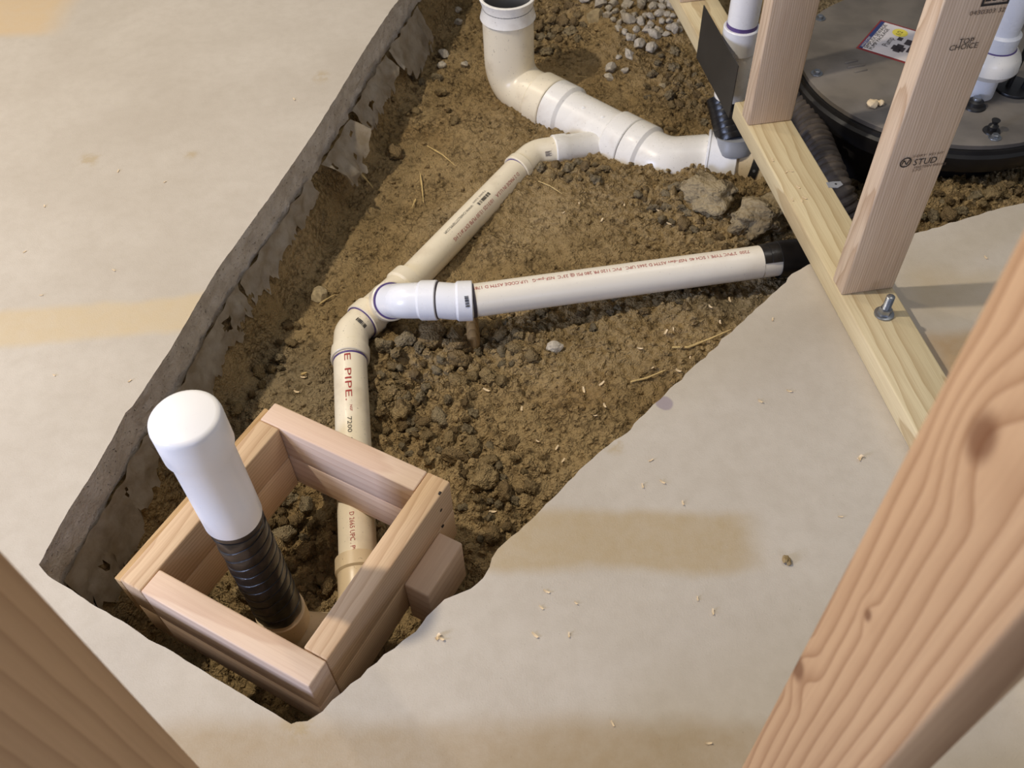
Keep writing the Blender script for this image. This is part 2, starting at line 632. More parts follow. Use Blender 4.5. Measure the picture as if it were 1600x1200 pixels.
M_FLOOR = concrete()
M_EDGE = rough_concrete()
M_SOIL = soil_mat('excavated_soil', (176, 152, 110), (154, 131, 91), (92, 75, 49))
M_CLOD = [soil_mat('clod_brown', (172, 150, 110), (152, 130, 91), (104, 86, 58), False, 0.026),
          soil_mat('clod_dark', (152, 130, 94), (136, 114, 78), (94, 78, 54), False, 0.026),
          soil_mat('clod_greyish', (168, 152, 120), (148, 132, 102), (104, 90, 68), False, 0.026)]
M_SHEET = Mat('dusty_poly_sheet', 0.55, 0.35)
_n = M_SHEET.noise(24, 5, 0.6)
M_SHEET.bump(_n, 0.35, 0.01)
M_SHEET = M_SHEET.color(M_SHEET.mix(M_SHEET.rng(_n, 0.3, 0.7), s2l(206, 196, 178), s2l(176, 160, 134)))

# ------------------------------------------------------------------ the setting: slab with the trench cut out of it
SLAB = 0.075
LEFT = [(622, 0), (594, 40), (565, 85), (525, 152), (492, 205), (427, 300), (400, 337), (371, 378), (342, 417), (312, 467), (267, 545), (230, 600), (207, 635), (196, 645), (185, 667),
        (150, 730), (130, 762), (107, 797), (85, 837), (61, 882)]
FRONT = [(75, 900), (112, 922), (152, 949), (190, 970), (232, 999), (270, 1018), (312, 1045), (382, 1086), (400, 1098), (455, 1131), (463, 1128)]
RIGHT = [(480, 1126), (504, 1111), (535, 1081), (562, 1057), (600, 1023), (630, 1001), (650, 987), (660, 975), (666, 963), (680, 950), (695, 937), (715, 928), (735, 920), (755, 903), (764, 886),
         (768, 872), (778, 858), (800, 839), (837, 805), (870, 771), (905, 735), (925, 717), (950, 695), (980, 675), (986, 671), (991, 662), (1022, 632), (1055, 600), (1088, 570), (1122, 540),
         (1128, 530), (1150, 512), (1200, 466), (1227, 441), (1237, 428), (1250, 421), (1262, 414), (1310, 398), (1370, 380), (1430, 365), (1475, 352), (1520, 338), (1560, 326), (1600, 317)]
pl = [at(*q) for q in LEFT]
ext = pl[0] + (pl[0] - pl[3]).normalized() * 0.8
pr = [at(*q) for q in RIGHT]
ext2 = pr[-1] + Vector((0.5, 0.12, 0))
FARY = 2.95
LOOP = [Vector((ext.x, FARY, 0)), ext] + pl + [at(*q) for q in FRONT] + pr + [ext2, Vector((2.0, ext2.y + 0.1, 0)), Vector((2.0, FARY, 0))]


def resample(loop, step, amp):
    out = []
    n = len(loop)
    for k in range(n):
        a, b = loop[k], loop[(k + 1) % n]
        d = b - a
        m = max(1, int(d.length / step))
        nn = Vector((-d.y, d.x, 0)).normalized()
        for j in range(m):
            p = a + d * (j / m)
            if b.y < 2.2 and a.y < 2.2:
                p = p + nn * amp * (0.4 if p.x < -0.27 else 1.0) * (noise.noise(Vector((p.x * 60, p.y * 60, 0))) + 0.6 * noise.noise(Vector((p.x * 170, p.y * 170, 3))))
            out.append(p)
    return out


RIM = resample(LOOP, 0.011, 0.0028)
bm = bmesh.new()
outer = [bm.verts.new(p) for p in ((-3.2, -1.6, 0), (3.2, -1.6, 0), (3.2, 4.0, 0), (-3.2, 4.0, 0))]
inner = [bm.verts.new(p) for p in RIM]
edges = [bm.edges.new((outer[k], outer[(k + 1) % 4])) for k in range(4)]
edges += [bm.edges.new((inner[k], inner[(k + 1) % len(inner)])) for k in range(len(inner))]
bmesh.ops.triangle_fill(bm, use_beauty=True, use_dissolve=False, edges=edges)
for f in bm.faces:
    if f.normal.z < 0:
        f.normal_flip()
cen = sum((p for p in RIM), Vector()) / len(RIM)
rows = [inner]
NR = 6
for j in range(1, NR + 1):
    row = []
    for k, p in enumerate(RIM):
        z = -SLAB * j / NR
        nx = (RIM[(k + 1) % len(RIM)] - RIM[k - 1])
        nn = Vector((nx.y, -nx.x, 0)).normalized()
        w = 0.006 * noise.noise(Vector((p.x * 45, p.y * 45, z * 70))) + 0.003 * noise.noise(Vector((p.x * 130, p.y * 130, z * 160)))
        if j == NR:
            w += 0.004 * noise.noise(Vector((p.x * 25, p.y * 25, 9)))
            z += 0.008 * noise.noise(Vector((p.x * 30, p.y * 30, 4)))
        row.append(bm.verts.new(p + nn * w + Vector((0, 0, z))))
    rows.append(row)
for A, B in zip(rows, rows[1:]):
    for k in range(len(A)):
        f = bm.faces.new((A[k], A[(k + 1) % len(A)], B[(k + 1) % len(A)], B[k]))
        f.material_index = 1
ob = [bm.verts.new((v.co.x, v.co.y, -SLAB)) for v in outer]
for k in range(4):
    bm.faces.new((outer[k], ob[k], ob[(k + 1) % 4], outer[(k + 1) % 4]))
bm.normal_update()
bmesh.ops.recalc_face_normals(bm, faces=bm.faces[:])
tag(obj('floor', bm, [M_FLOOR, M_EDGE], None, 0.5, (0, 0, 0)), 'pale concrete slab floor with a trench cut through it', None, None, 'structure')

# ------------------------------------------------------------------ soil in the trench
rim_xy = np.array([(p.x, p.y) for p in RIM])
left_mask = np.array([(p.x < -0.15 and p.y > 0.6) or p.y > 2.3 for p in RIM])
CTRL = [  # image point, height, roughness
    ((600, 320), -.195, .25), ((560, 420), -.195, .2), ((650, 230), -.19, .3), ((700, 150), -.185, .4), ((480, 520), -.195, .3), ((450, 600), -.20, .35),
    ((700, 30), -.19, .6), ((640, 60), -.20, .6), ((720, 420), -.195, .3), ((800, 360), -.175, .2), ((900, 340), -.16, .25), ((1000, 330), -.150, .6), ((1080, 310), -.135, 1), ((1180, 350), -.12, .7),
    ((860, 60), -.20, .8), ((900, 130), -.19, .35), ((960, 160), -.185, .4), ((1040, 180), -.175, .8), ((1090, 120), -.165, .8), ((1000, 60), -.165, .5), ((1050, 10), -.15, .5), ((940, 10), -.17, .5),
    ((700, 540), -.165, 1), ((640, 600), -.175, 1), ((620, 680), -.185, 1), ((700, 650), -.165, .9), ((800, 600), -.145, .7), ((900, 560), -.13, .6), ((1000, 530), -.115, .5), ((1100, 500), -.105, .5),
    ((950, 650), -.115, .4), ((850, 700), -.135, .6), ((760, 760), -.16, 1), ((740, 850), -.185, .8), ((700, 900), -.21, .7), ((1170, 460), -.125, .5), ((500, 600), -.18, .4), ((560, 660), -.18, .6),
    ((420, 800), -.25, 1), ((480, 850), -.25, 1), ((380, 920), -.22, .9), ((500, 930), -.23, .8), ((300, 760), -.25, .7), ((200, 900), -.28, .5), ((300, 1020), -.36, .5), ((380, 1070), -.36, .5), ((450, 1090), -.32, .4),
    ((620, 1000), -.22, .5), ((1330, 300), -.19, .8), ((1400, 330), -.13, .8), ((1480, 310), -.11, 1), ((1560, 280), -.11, 1), ((1260, 270), -.24, .6), ((1280, 180), -.36, .4), ((1240, 80), -.30, .5), ((1330, 250), -.30, .5)]
cp = np.array([[*at(q[0][0], q[0][1], q[1])[:2], q[1], q[2]] for q in CTRL])


def base_fields(X, Y):
    d2 = (X[..., None] - cp[:, 0]) ** 2 + (Y[..., None] - cp[:, 1]) ** 2
    w = 1.0 / (d2 + 0.0016) ** 1.7
    w /= w.sum(-1, keepdims=True)
    return (w * cp[:, 2]).sum(-1), (w * cp[:, 3]).sum(-1)


GX0, GX1, GY0, GY1, GS = -0.74, 1.36, 0.35, 2.86, 0.0037
gx = np.arange(GX0, GX1, GS)
gy = np.arange(GY0, GY1, GS)
X, Y = np.meshgrid(gx, gy)
Z = np.zeros_like(X)
Rr = np.zeros_like(X)
SD = np.zeros_like(X)
LM = np.zeros(X.shape, bool)
ra, rb = rim_xy, np.roll(rim_xy, -1, 0)
for i in range(X.shape[0]):
    z, r = base_fields(X[i], Y[i])
    Z[i], Rr[i] = z, r
    d = (X[i][:, None] - ra[:, 0]) ** 2 + (Y[i][:, None] - ra[:, 1]) ** 2
    k = d.argmin(1)
    SD[i] = np.sqrt(d[np.arange(len(k)), k])
    LM[i] = left_mask[k]
    # inside test by crossings
    cond = (ra[:, 1] > Y[i][0]) != (rb[:, 1] > Y[i][0])
    xs = ra[cond, 0] + (Y[i][0] - ra[cond, 1]) * (rb[cond, 0] - ra[cond, 0]) / (rb[cond, 1] - ra[cond, 1])
    ins = (xs[None, :] > X[i][:, None]).sum(1) % 2 == 1
    SD[i] = np.where(ins, SD[i], -SD[i])
sm = lambda t: np.clip(t, 0, 1) ** 2 * (3 - 2 * np.clip(t, 0, 1))
nz = noise.noise
N1 = np.zeros_like(X)
N2 = np.zeros_like(X)
V1 = np.zeros_like(X)
vis = SD > -0.06
for i in range(X.shape[0]):
    for j in range(X.shape[1]):
        if vis[i, j]:
            x, y = X[i, j], Y[i, j]
            N1[i, j] = nz((x * 11, y * 11, 0)) + 0.5 * nz((x * 27, y * 27, 5))
            N2[i, j] = nz((x * 75, y * 75, 2)) + 0.6 * nz((x * 160, y * 160, 8))
            dd, _p = noise.voronoi((x * 38 + 0.35 * N1[i, j], y * 38, 1.5))
            d2_, _p = noise.voronoi((x * 86 + 0.3 * N1[i, j], y * 86, 4.5))
            V1[i, j] = 0.7 * min(dd[1] - dd[0], 0.45) + 0.3 * min(d2_[1] - d2_[0], 0.45)
rampL = sm((0.045 + 0.012 * N1 - SD) / 0.055)
rampR = sm((-0.015 + 0.01 * N1 - SD) / 0.05)
ramp = np.where(LM, rampL, rampR)
Z = Z + 0.010 * N1 * (0.5 + Rr) + N2 * (0.0036 + 0.0042 * Rr) + (V1 - 0.16) * 0.050 * np.clip(Rr - 0.12, 0, 1)
Z = Z + (-SLAB - 0.006 - Z) * ramp
Z = np.minimum(Z, -SLAB - 0.004 + 0.0 * Z)
H = Z


def soil_z(x, y):
    fx, fy = (x - GX0) / GS, (y - GY0) / GS
    i, j = int(fy), int(fx)
    if not (0 <= i < H.shape[0] - 1 and 0 <= j < H.shape[1] - 1):
        return -0.2
    u, v = fx - j, fy - i
    return float(H[i, j] * (1 - u) * (1 - v) + H[i, j + 1] * u * (1 - v) + H[i + 1, j] * (1 - u) * v + H[i + 1, j + 1] * u * v)


def on_soil(px, py, lift=0.0):
    z = -0.17
    for _ in range(14):
        p = at(px, py, z)
        z = z * 0.4 + (soil_z(p.x, p.y) + lift) * 0.6
    return at(px, py, z)


ny, nx_ = X.shape
keep = SD > -0.055
idx = -np.ones(X.shape, int)
idx[keep] = np.arange(keep.sum())
verts = np.stack([X[keep], Y[keep], H[keep]], 1)
q = keep[:-1, :-1] & keep[1:, :-1] & keep[:-1, 1:] & keep[1:, 1:]
a_ = idx[:-1, :-1][q]
b_ = idx[:-1, 1:][q]
c_ = idx[1:, 1:][q]
d_ = idx[1:, :-1][q]
faces = np.stack([a_, b_, c_, d_], 1)
me = bpy.data.meshes.new('ground')
me.from_pydata(verts.tolist(), [], faces.tolist())
me.materials.append(M_SOIL)
me.polygons.foreach_set('use_smooth', [True] * len(me.polygons))
go = bpy.data.objects.new('ground', me)
COL.objects.link(go)
tag(go, 'brown excavated soil on the bottom of the trench', None, None, 'structure')

# ------------------------------------------------------------------ sill plates, studs, bolt
SILL_T = 0.038
A0, A1 = at(1142.8, 184.7), at(1415, 692)
sd_ = (A0 - A1)
sd_.z = 0
SY = sd_.normalized()                       # along the sill, away from the camera
SX = Vector((SY.y, -SY.x, 0))               # across the sill, to the right
near_end = A1 - SY * 0.55
o = lumber('sill_plate', near_end + SX * 0.089, SY, -SX, (A0 - near_end).length, 0.089, SILL_T, M_SILL)
tag(o, 'treated sill plate lying on the slab under two studs', 'lumber')
F0 = at(1091, 95) 
F0 = A0 + SY * max(0.12, (F0 - A0).dot(SY))
o = lumber('sill_plate', F0 + SX * 0.089, SY, -SX, 0.9, 0.089, SILL_T, M_SILL)
tag(o, 'treated sill plate bridging the soil behind the dark steel plate', 'lumber')


def stud(P, label, h=2.32, mat=M_STUD, name='wall_stud'):
    """2x4 standing on the sill: narrow face towards the trench, wide face towards the camera"""
    P = Vector((P.x, P.y, SILL_T))
    P = A0 + SY * (P - A0).dot(SY) + Vector((0, 0, SILL_T))
    r = empty(name, P + SX * 0.0445 + SY * 0.019, label, 'stud')
    # local x up, local y across (+SX), z = up x SX
    b = lumber('board', P + SY * 0.038, (0, 0, 1), SX, h, 0.0885, 0.038, mat, r)
    zz = Vector((0, 0, 1)).cross(SX)
    if zz.dot(SY) > 0:
        b.matrix_basis = Matrix.Translation(-SY * 0.038) @ b.matrix_basis
    return r, P


PB = at(1316, 461.5, SILL_T)
PA = at(1167.5, 197, SILL_T)
PC = at(1064, 5, SILL_T)
studB, PB = stud(PB, 'wall stud stamped STUD standing beside the anchor bolt')
studA, PA = stud(PA, 'unmarked wall stud standing between white vent pipe and black basin lid')
studC, PC = stud(PC, 'stud on the far sill plate behind the white vent pipe')


def face_on(px, py):
    """point on stud B's wide face seen at an image point: x along SX, height"""
    d = _f + (px - 800) / FPX * _r - (py - 600) / FPX * _u
    t = (PB - EYE).dot(SY) / d.dot(SY)
    Q = EYE + d * t
    return (Q - PB).dot(SX), Q.z


def stamp(s, px, py, size, xs=1.0, mat=M_INK, name='lettering'):
    x, z = face_on(px, py)
    return on_flat(name, text_mesh(s, size, xs), PB + SX * x + Vector((0, 0, z - PB.z)), SX, (0, 0, 1), mat, studB, 0.0012)


stamp('STUD', 1425, 258, 0.0150, 0.94)
stamp('S-DRY  KD HT', 1425, 246, 0.006, 1.2, M_FADE)
stamp('WESTERN SPRUCE', 1427, 263, 0.0058, 1.0, M_FADE)
stamp('S-P-F', 1424, 268, 0.006, 1.1, M_FADE)
stamp('TOP', 1496, 69, 0.0108, 0.95, M_INK)
stamp('CHOICE', 1481, 79, 0.0108, 0.95, M_INK)
x, z = face_on(1415, 255)
ring = [(math.cos(a) * 0.0085, math.sin(a) * 0.0085) for a in np.linspace(0, 2 * PI, 25)[:-1]]
rin = [(p[0] * 0.78, p[1] * 0.78) for p in ring]
vs = ring + rin
fs = [(k, (k + 1) % 24, 24 + (k + 1) % 24, 24 + k) for k in range(24)]
for k, seg in enumerate((((-.005, -.003), (-.003, .004)), ((-.003, .004), (.002, -.004)), ((.002, -.004), (.005, .004)))):
    (x0, y0), (x1, y1) = seg
    b = len(vs)
    vs += [(x0 - .0008, y0), (x0 + .0008, y0), (x1 + .0008, y1), (x1 - .0008, y1)]
    fs.append((b, b + 1, b + 2, b + 3))
on_flat('emblem', (vs, fs), PB + SX * (x - 0.001) + Vector((0, 0, z - PB.z + 0.002)), SX, (0, 0, 1), M_INK, studB, 0.0012)
x, z = face_on(1531, 10)
on_flat('barcode', rects([(0, 0, .036, .003), (0, .003, .003, .016), (.033, .003, .036, .016), (.004, .006, .011, .013), (.013, .006, .018, .014), (.020, .007, .024, .013), (.026, .005, .031, .014)]),
        PB + SX * x + Vector((0, 0, z - PB.z)), SX, (0, 0, 1), M_INK, studB, 0.0012)
stamp('0430303 32', 1513, 24, 0.0085, 1.15, M_FADE)

# the two studs the photograph is taken between
def near_stud(P1, P2, P3, label, mat):
    P1, P2, P3 = (Vector((*p, 0.038)) for p in (P1, P2, P3))
    y = (P1 - P2)
    xo = (P3 - P2)
    r = empty('wall_stud', (P1 + P3) / 2, label, 'stud')
    up = Vector((0, 0, 1))
    z = up.cross(y.normalized())
    org = P2 if z.dot(xo) > 0 else P2 + xo
    lumber('board', org, up, y, 2.3, y.length, xo.length, mat, r, 0.003)
    return r


near_stud((.1779, .2385), (.1926, .1508), (.2300, .1570), 'blurred near stud with bold knotty grain, right side foreground', M_NEAR)
near_stud((-.2600, .2400), (-.2680, .1515), (-.3060, .1550), 'blurred shaded near stud at the lower left corner', M_NEARL)
o = lumber('sill_plate', (-0.75, 0.148, 0), (1, 0.02, 0), (-0.02, 1, 0), 1.5, 0.089, 0.0378, M_SILL)
tag(o, 'sill plate on the slab under the two near studs', 'lumber')

# anchor bolt
c = at(1381, 491, SILL_T)
r = empty('anchor_bolt', c, 'galvanised anchor bolt with nut and washer on the sill plate', 'bolt')
bm = bmesh.new()
disc(bm, c, 0.0155, 0.003, 28, bev=0.001)
obj('washer', bm, M_STEEL, r)
bm = bmesh.new()
disc(bm, c + Vector((0, 0, 0.003)), 0.0105, 0.011, 6, bev=0.002)
obj('nut', bm, M_STEEL, r, 0.4)
bm = bmesh.new()
ztop = height_at(c, 463)
h = ztop - c.z
prof = []
k = 0.012
while k < h:
    prof += [(k, 0.0066), (k + 0.0009, 0.0058)]
    k += 0.0018
sweep(bm, [c, c + Vector((0.000, 0, h))], prof, 18)
obj('threaded_rod', bm, M_STEEL, r, 1.2)

# little tab bracket on the back edge of the sill
c = at(1302, 287, SILL_T + 0.001)
r = empty('metal_tab', c, 'small grey metal tab with a hole on the sill plate edge', 'bracket')
bm = bmesh.new()
u, v = SX, SY
pts = [c - u * .012 - v * .008, c + u * .004 - v * .012, c + u * .016 - v * .006, c + u * .015 + v * .004, c + u * .002 + v * .006, c - u * .011 + v * .006]
plate(bm, pts, 0.0012, Vector((0, 0, 1)))
obj('tab', bm, M_GREYP, r)
bm = bmesh.new()
disc(bm, c + u * 0.004 - v * 0.002, 0.002, 0.0005, 12)
obj('hole', bm, M_BLACK, r)

# steel plate against the sill gap
q0 = A0 + SY * 0.004 - SX * 0.004
q1 = at(1090, 88) 
q1 = A0 + SY * (q1 - A0).dot(SY) - SX * 0.004
zt0 = height_at(q0, 103)
zt1 = height_at(q1, 8)
bm = bmesh.new()
plate(bm, [q0 + Vector((0, 0, -0.002)), q0 + Vector((0, 0, zt0)), q1 + Vector((0, 0, zt1)), q1 + Vector((0, 0, -0.002))], 0.0018)
tag(obj('nail_plate', bm, M_PLATE), 'dark grey sheet steel plate standing against the sill plate gap', 'plate')

# ------------------------------------------------------------------ white vent pipe in the wall with its black wrapped foot
vx = min((at(1133, 190, -0.04 - 0.004 * k) for k in range(60)), key=lambda q: abs((q - A0).dot(SX) - 0.040))
r = empty('vent_pipe', (vx.x, vx.y, -0.02), 'white vent pipe rising through the wall beside unmarked stud', 'pipe')
V = lambda z: Vector((vx.x, vx.y, z))
zs = height_at(vx, 40)
bm = bmesh.new()
sweep(bm, [V(zs - 0.03), V(1.6)], [(0, .0302), (1.6 - zs + .03, .0302)], 36)
obj('pipe', bm, M_WHITE, r)
bm = bmesh.new()
sweep(bm, [V(zs - 0.055), V(zs)], [(0, .0325), (.004, .0360), (.053, .0360), (.055, .0345)], 36)
obj('coupling_hub', bm, M_WHITE, r)
bm = bmesh.new()
sweep(bm, [V(zs - 0.002), V(zs + 0.008)], [(0, .0310), (.010, .0308)], 36)
obj('primer_ring', bm, M_PURPLE, r)
bm = bmesh.new()
sweep(bm, [V(-0.03), V(zs - 0.05)], [(0, .033), (zs - 0.03, .0345), (zs - 0.02, .0325)], 36)
obj('lower_fitting', bm, M_OFFW, r)
bm = bmesh.new()
pf = []
k = 0
while k < 0.15:
    pf += [(k, .0336), (k + .006, .0346), (k + .0185, .0342)]
    k += 0.019
gz = -0.115
rb_ = at(1144, 219, -0.112)
rt_ = at(1127, 146, -0.045)
sweep(bm, [rb_, rt_], [(s * (rb_ - rt_).length / 0.15, q) for s, q in pf if s <= 0.15], 36, wob=0.0005)
tag(obj('tape_wrapped_riser', bm, M_TAPE), 'shiny black tape wrapped riser dropping into the main drain', 'pipe')


# ------------------------------------------------------------------ pit box of two tiers of lumber
BZ = 0.01
FL, FR, BR, BL = (at(*q, BZ) for q in ((200, 912), (496, 1080), (691, 747), (416, 623)))
ex = ((FR - FL) + (BR - BL)).normalized()
ey = Vector((-ex.y, ex.x, 0))
bc = (FL + FR + BR + BL) / 4
bw = (((FR - FL).length + (BR - BL).length)) / 2
bd = (((BL - FL).length + (BR - FR).length)) / 2
FL = bc - ex * bw / 2 - ey * bd / 2
T = 0.037
HB = 0.0745
box = empty('lumber_box', (bc.x, bc.y, BZ - 2 * HB), 'open box of pinkish lumber around the capped standpipe', 'box')
for tier in (0, 1):
    zt = BZ - HB * tier
    zb = zt - HB + 0.0006
    up = Vector((0, 0, 1))
    jit = lambda: random.uniform(-.001, .001)

    def side(o2, d, L, mat, yd):
        # board on edge: length along d, width vertical
        p = FL + ex * o2[0] + ey * o2[1]
        b = lumber('board', (p.x, p.y, zb), d, up, L, HB - 0.001, T, mat, box, 0.0025)
        return b
    # thickness grows along d x up
    side((0, 0), ey, bd - T - .0006, M_BOXL, None)                      # left: ey x up = +ex
    side((0, bd - T), -ex * -1, bw - T - .001, M_BOX, None)              # back : ex x up = -ey -> fix below
    side((bw - T, T + .001), ey, bd - T - .001, M_BOXL, None)           # right
    side((T + .001, 0), ex, bw - T - .001, M_BOX, None)                 # front
# boards laid along ex grow towards -ey: shift them in by their thickness
for b in box.children:
    if abs(Vector(b.matrix_basis.col[0][:3]).dot(ex)) > 0.9:
        b.matrix_basis = Matrix.Translation(ey * T) @ b.matrix_basis
# rough strip outside the left side
p = FL + ey * 0.0 - ex * 0.0125
o = lumber('rough_strip', (p.x, p.y, BZ - 0.10), ey, (0, 0, 1), bd - 0.012, 0.092, 0.012, M_STRIP, box, 0.0012)
o['label'] = 'rough sawn yellowish strip'
# spacer block outside the right side
zz = BZ
for k in range(400):
    z = BZ - k * 0.0005
    Q = at(630, 913, z)
    if (Q - FL).dot(ex) <= bw:
        zz = z
        break
Q = at(630, 913, zz)
o0 = (Q - FL).dot(ey)
p = FL + ex * (bw + 0.0004) + ey * o0
L = (at(680, 828, zz) - Q).dot(ey)
o = lumber('spacer_block', (p.x, p.y, zz - 0.10), ey, (0, 0, 1), max(0.06, L), 0.10, 0.040, M_BOX, box, 0.003)
o['label'] = 'short spacer block nailed outside'
# nail heads on the right side
for px, py in ((688, 771), (689, 797), (692, 822)):
    for k in range(300):
        z = BZ - k * 0.001
        Q = at(px, py, z)
        if (Q - FL).dot(ex) <= bw:
            break
    bm = bmesh.new()
    sweep(bm, [Q - ex * 0.002, Q + ex * 0.0006], [(0, .0028), (.0026, .0028)], 10)
    obj('nail_head', bm, M_INK, box)

# ------------------------------------------------------------------ standpipe in the box
SP = at(436, 950, -0.12)
P = lambda z: Vector((SP.x, SP.y, z))
ztop = height_at(SP, 650)
zbot = height_at(SP, 806)
bm = bmesh.new()
Lc = ztop - zbot
CAPR = r = empty('standpipe', P(-0.15), 'white capped standpipe wrapped in black tape inside the lumber box', 'pipe')
sweep(bm, [P(zbot), P(ztop)], [(0, .0352), (.002, .0362), (.05, .0362), (Lc - .064, .0362), (Lc - .055, .0402), (Lc - .009, .0402), (Lc - .004, .0392), (Lc - .0012, .0368), (Lc, .033)], 48)
for v in bm.verts:  # shallow dished top
    if v.co.z > ztop - 0.0007:
        v.co.z -= 0.0
o = obj('cap', bm, M_CAP, CAPR, 0.9)
o['label'] = 'tall glossy white test cap'
bm = bmesh.new()
pf = []
s = 0.0
Lt = zbot + 0.118 + 0.02
while s < Lt - .022:
    pf += [(s, .0335), (s + .004, .0342), (s + .016, .0346), (s + .0215, .0344), (s + .022, .0335)]
    s += 0.022
sweep(bm, [P(-0.118), P(zbot + 0.02)], pf, 48, wob=0.0016)
# tilt the wraps
for v in bm.verts:
    v.co.z += (v.co.x - SP.x) * 0.38 if -0.085 < v.co.z < zbot - 0.02 else 0
obj('tape_wrap', bm, M_TAPE, r, 0.9)
bm = bmesh.new()
sweep(bm, [P(-0.15), P(zbot + 0.03)], [(0, .0295), (zbot + .18, .0295)], 32)
obj('pipe', bm, M_TAN, r)

# ------------------------------------------------------------------ 2 inch drain line
RP = 0.0302
RH = 0.0352
a1, a2 = at(547, 561, -0.150), at(560, 884, -0.168)      # lower pipe
e1 = at(571, 498, -0.154)                                 # inside the wye hub
u1, u2 = at(634, 446, -0.164), at(812, 262, -0.173)       # upper pipe
w0 = at(600, 472, -0.158)

# lower pipe
r = empty('drain_pipe', (a1 + a2) / 2 - Vector((0, 0, RP)), 'cream pipe lettered PIPE running under the lumber box', 'pipe')
bm = bmesh.new()
sweep(bm, [a1 + (a1 - a2).normalized() * .02, a2 + (a2 - a1).normalized() * .015], [(0, RP), ((a1 - a2).length + .035, RP)], 48)
obj('pipe', bm, M_CREAM, r)
ax = (a2 - a1).normalized()
tocam = lambda p: (EYE - p).normalized()


def pipe_print(s, pa, pb, px, py, ang, size, xs, mat, parent, rad=RP, read=1, end=None):
    """print beginning where the axis passes an image point (and stretched to end there); ang turns the base line round the pipe"""
    ax = (pb - pa).normalized() * read

    def near(x, y):
        k = min(range(801), key=lambda k: (seen(pa + (pb - pa) * k / 800)[0] - x) ** 2 + (seen(pa + (pb - pa) * k / 800)[1] - y) ** 2)
        return pa + (pb - pa) * k / 800
    n = tocam(near(px, py))
    n = (n - ax * n.dot(ax)).normalized()
    n = Matrix.Rotation(ang, 3, ax) @ n
    pa, pb = pa + n * rad, pb + n * rad
    p0 = near(px, py) - n * rad
    vf = s if isinstance(s, tuple) else text_mesh(s, size, xs)
    if end:
        L = (near(*end) - n * rad - p0).length
        w = max(v[0] for v in vf[0])
        vf = ([(v[0] * L / w, v[1]) for v in vf[0]], vf[1])
    return on_pipe('lettering' if not isinstance(s, tuple) else 'barcode', vf, p0, ax, n, rad, mat, parent)


pipe_print('E', a1, a2, 539, 551, 0.34, 0.0165, 1.0, M_RED, r, end=(539, 563))
pipe_print('PIPE.', a1, a2, 539, 574, 0.34, 0.0165, 1.0, M_RED, r, end=(541, 626))
pipe_print('NSF', a1, a2, 546, 632, 0.12, 0.0062, 1.0, M_RED, r, end=(546, 642))
pipe_print('7200  2"', a1, a2, 542, 651, 0.28, 0.0105, 1.0, M_INK, r, end=(544, 694))
pipe_print('PVC TYPE 1', a1, a2, 545, 702, 0.28, 0.0105, 1.0, M_RED, r, end=(547, 760))
pipe_print('D 2665 UPC . PVC-', a1, a2, 548, 800, 0.36, 0.0108, 1.0, M_RED, r, end=(552, 872))

# elbow at the foot of the standpipe
g0 = a2 - ax * 0.012
g1 = P(-0.125)
r = empty('pipe_elbow', P(-0.25), 'tan elbow at the foot of the standpipe under the box side', 'pipe fitting')
gb = P(-0.205)
gm = at(562, 935, -0.175)
path = fillet([g0, a2 + ax * 0.02, gm, Vector((gb.x + .09, gb.y - .012, -0.195)), gb, g1], 0.04, 8)
Lp = plen(path)
bm = bmesh.new()
sweep(bm, path, [(0, .0336), (.0015, RH + .001), (.024, RH + .001), (.027, .0325), (Lp - .042, .0325), (Lp - .038, .0362), (Lp - .0015, .0362), (Lp, .0345)], 40)
obj('body', bm, M_TAN, r)

# 45 elbow between wye and lower pipe
r = empty('pipe_elbow', at(548, 540, -0.165), 'cream elbow with barcode joining lower pipe to the wye', 'pipe fitting')
e0 = a1 + (a2 - a1).normalized() * 0.004
ecor = at(549, 520, -0.152)
path = fillet([e0, ecor, e1], 0.03, 8)
Lp = plen(path)
bm = bmesh.new()
sweep(bm, path, [(0, .0336), (.0015, RH), (.026, RH), (.029, .0325), (Lp, .0318)], 40)
obj('body', bm, M_FITC, r)
bm = bmesh.new()
sweep(bm, [e0 + ax * 0.0, e0 + ax * 0.004], [(0, RP + .0008), (.004, RP + .0006)], 40)
obj('primer_ring', bm, M_PURPLE, r)
pm, tm = along(path, Lp * 0.72)
nn = tocam(pm)
nn = (nn - tm * nn.dot(tm)).normalized()
on_pipe('barcode', barcode(0.022, 0.006, 10), pm - tm * 0.002, nn.cross(tm) * -1, nn, 0.033, M_INK, r, dx=-0.009) if False else None
sid = nn.cross(tm).normalized()
bmm = bmesh.new()
rd = random.Random(2)
for k in range(9):
    wv = -0.011 + k * 0.0026
    a = 0.0012 if rd.random() < .5 else 0.0019
    ph0, ph1 = wv / .033, (wv + a) / .033
    qs = []
    for ph, ss in ((ph0, -.004), (ph1, -.004), (ph1, .004), (ph0, .004)):
        qs.append(bmm.verts.new(pm + tm * ss + (nn * math.cos(ph) + sid * math.sin(ph)) * 0.0333))
    bmm.faces.new(qs)
obj('barcode', bmm, M_INK, r, None)

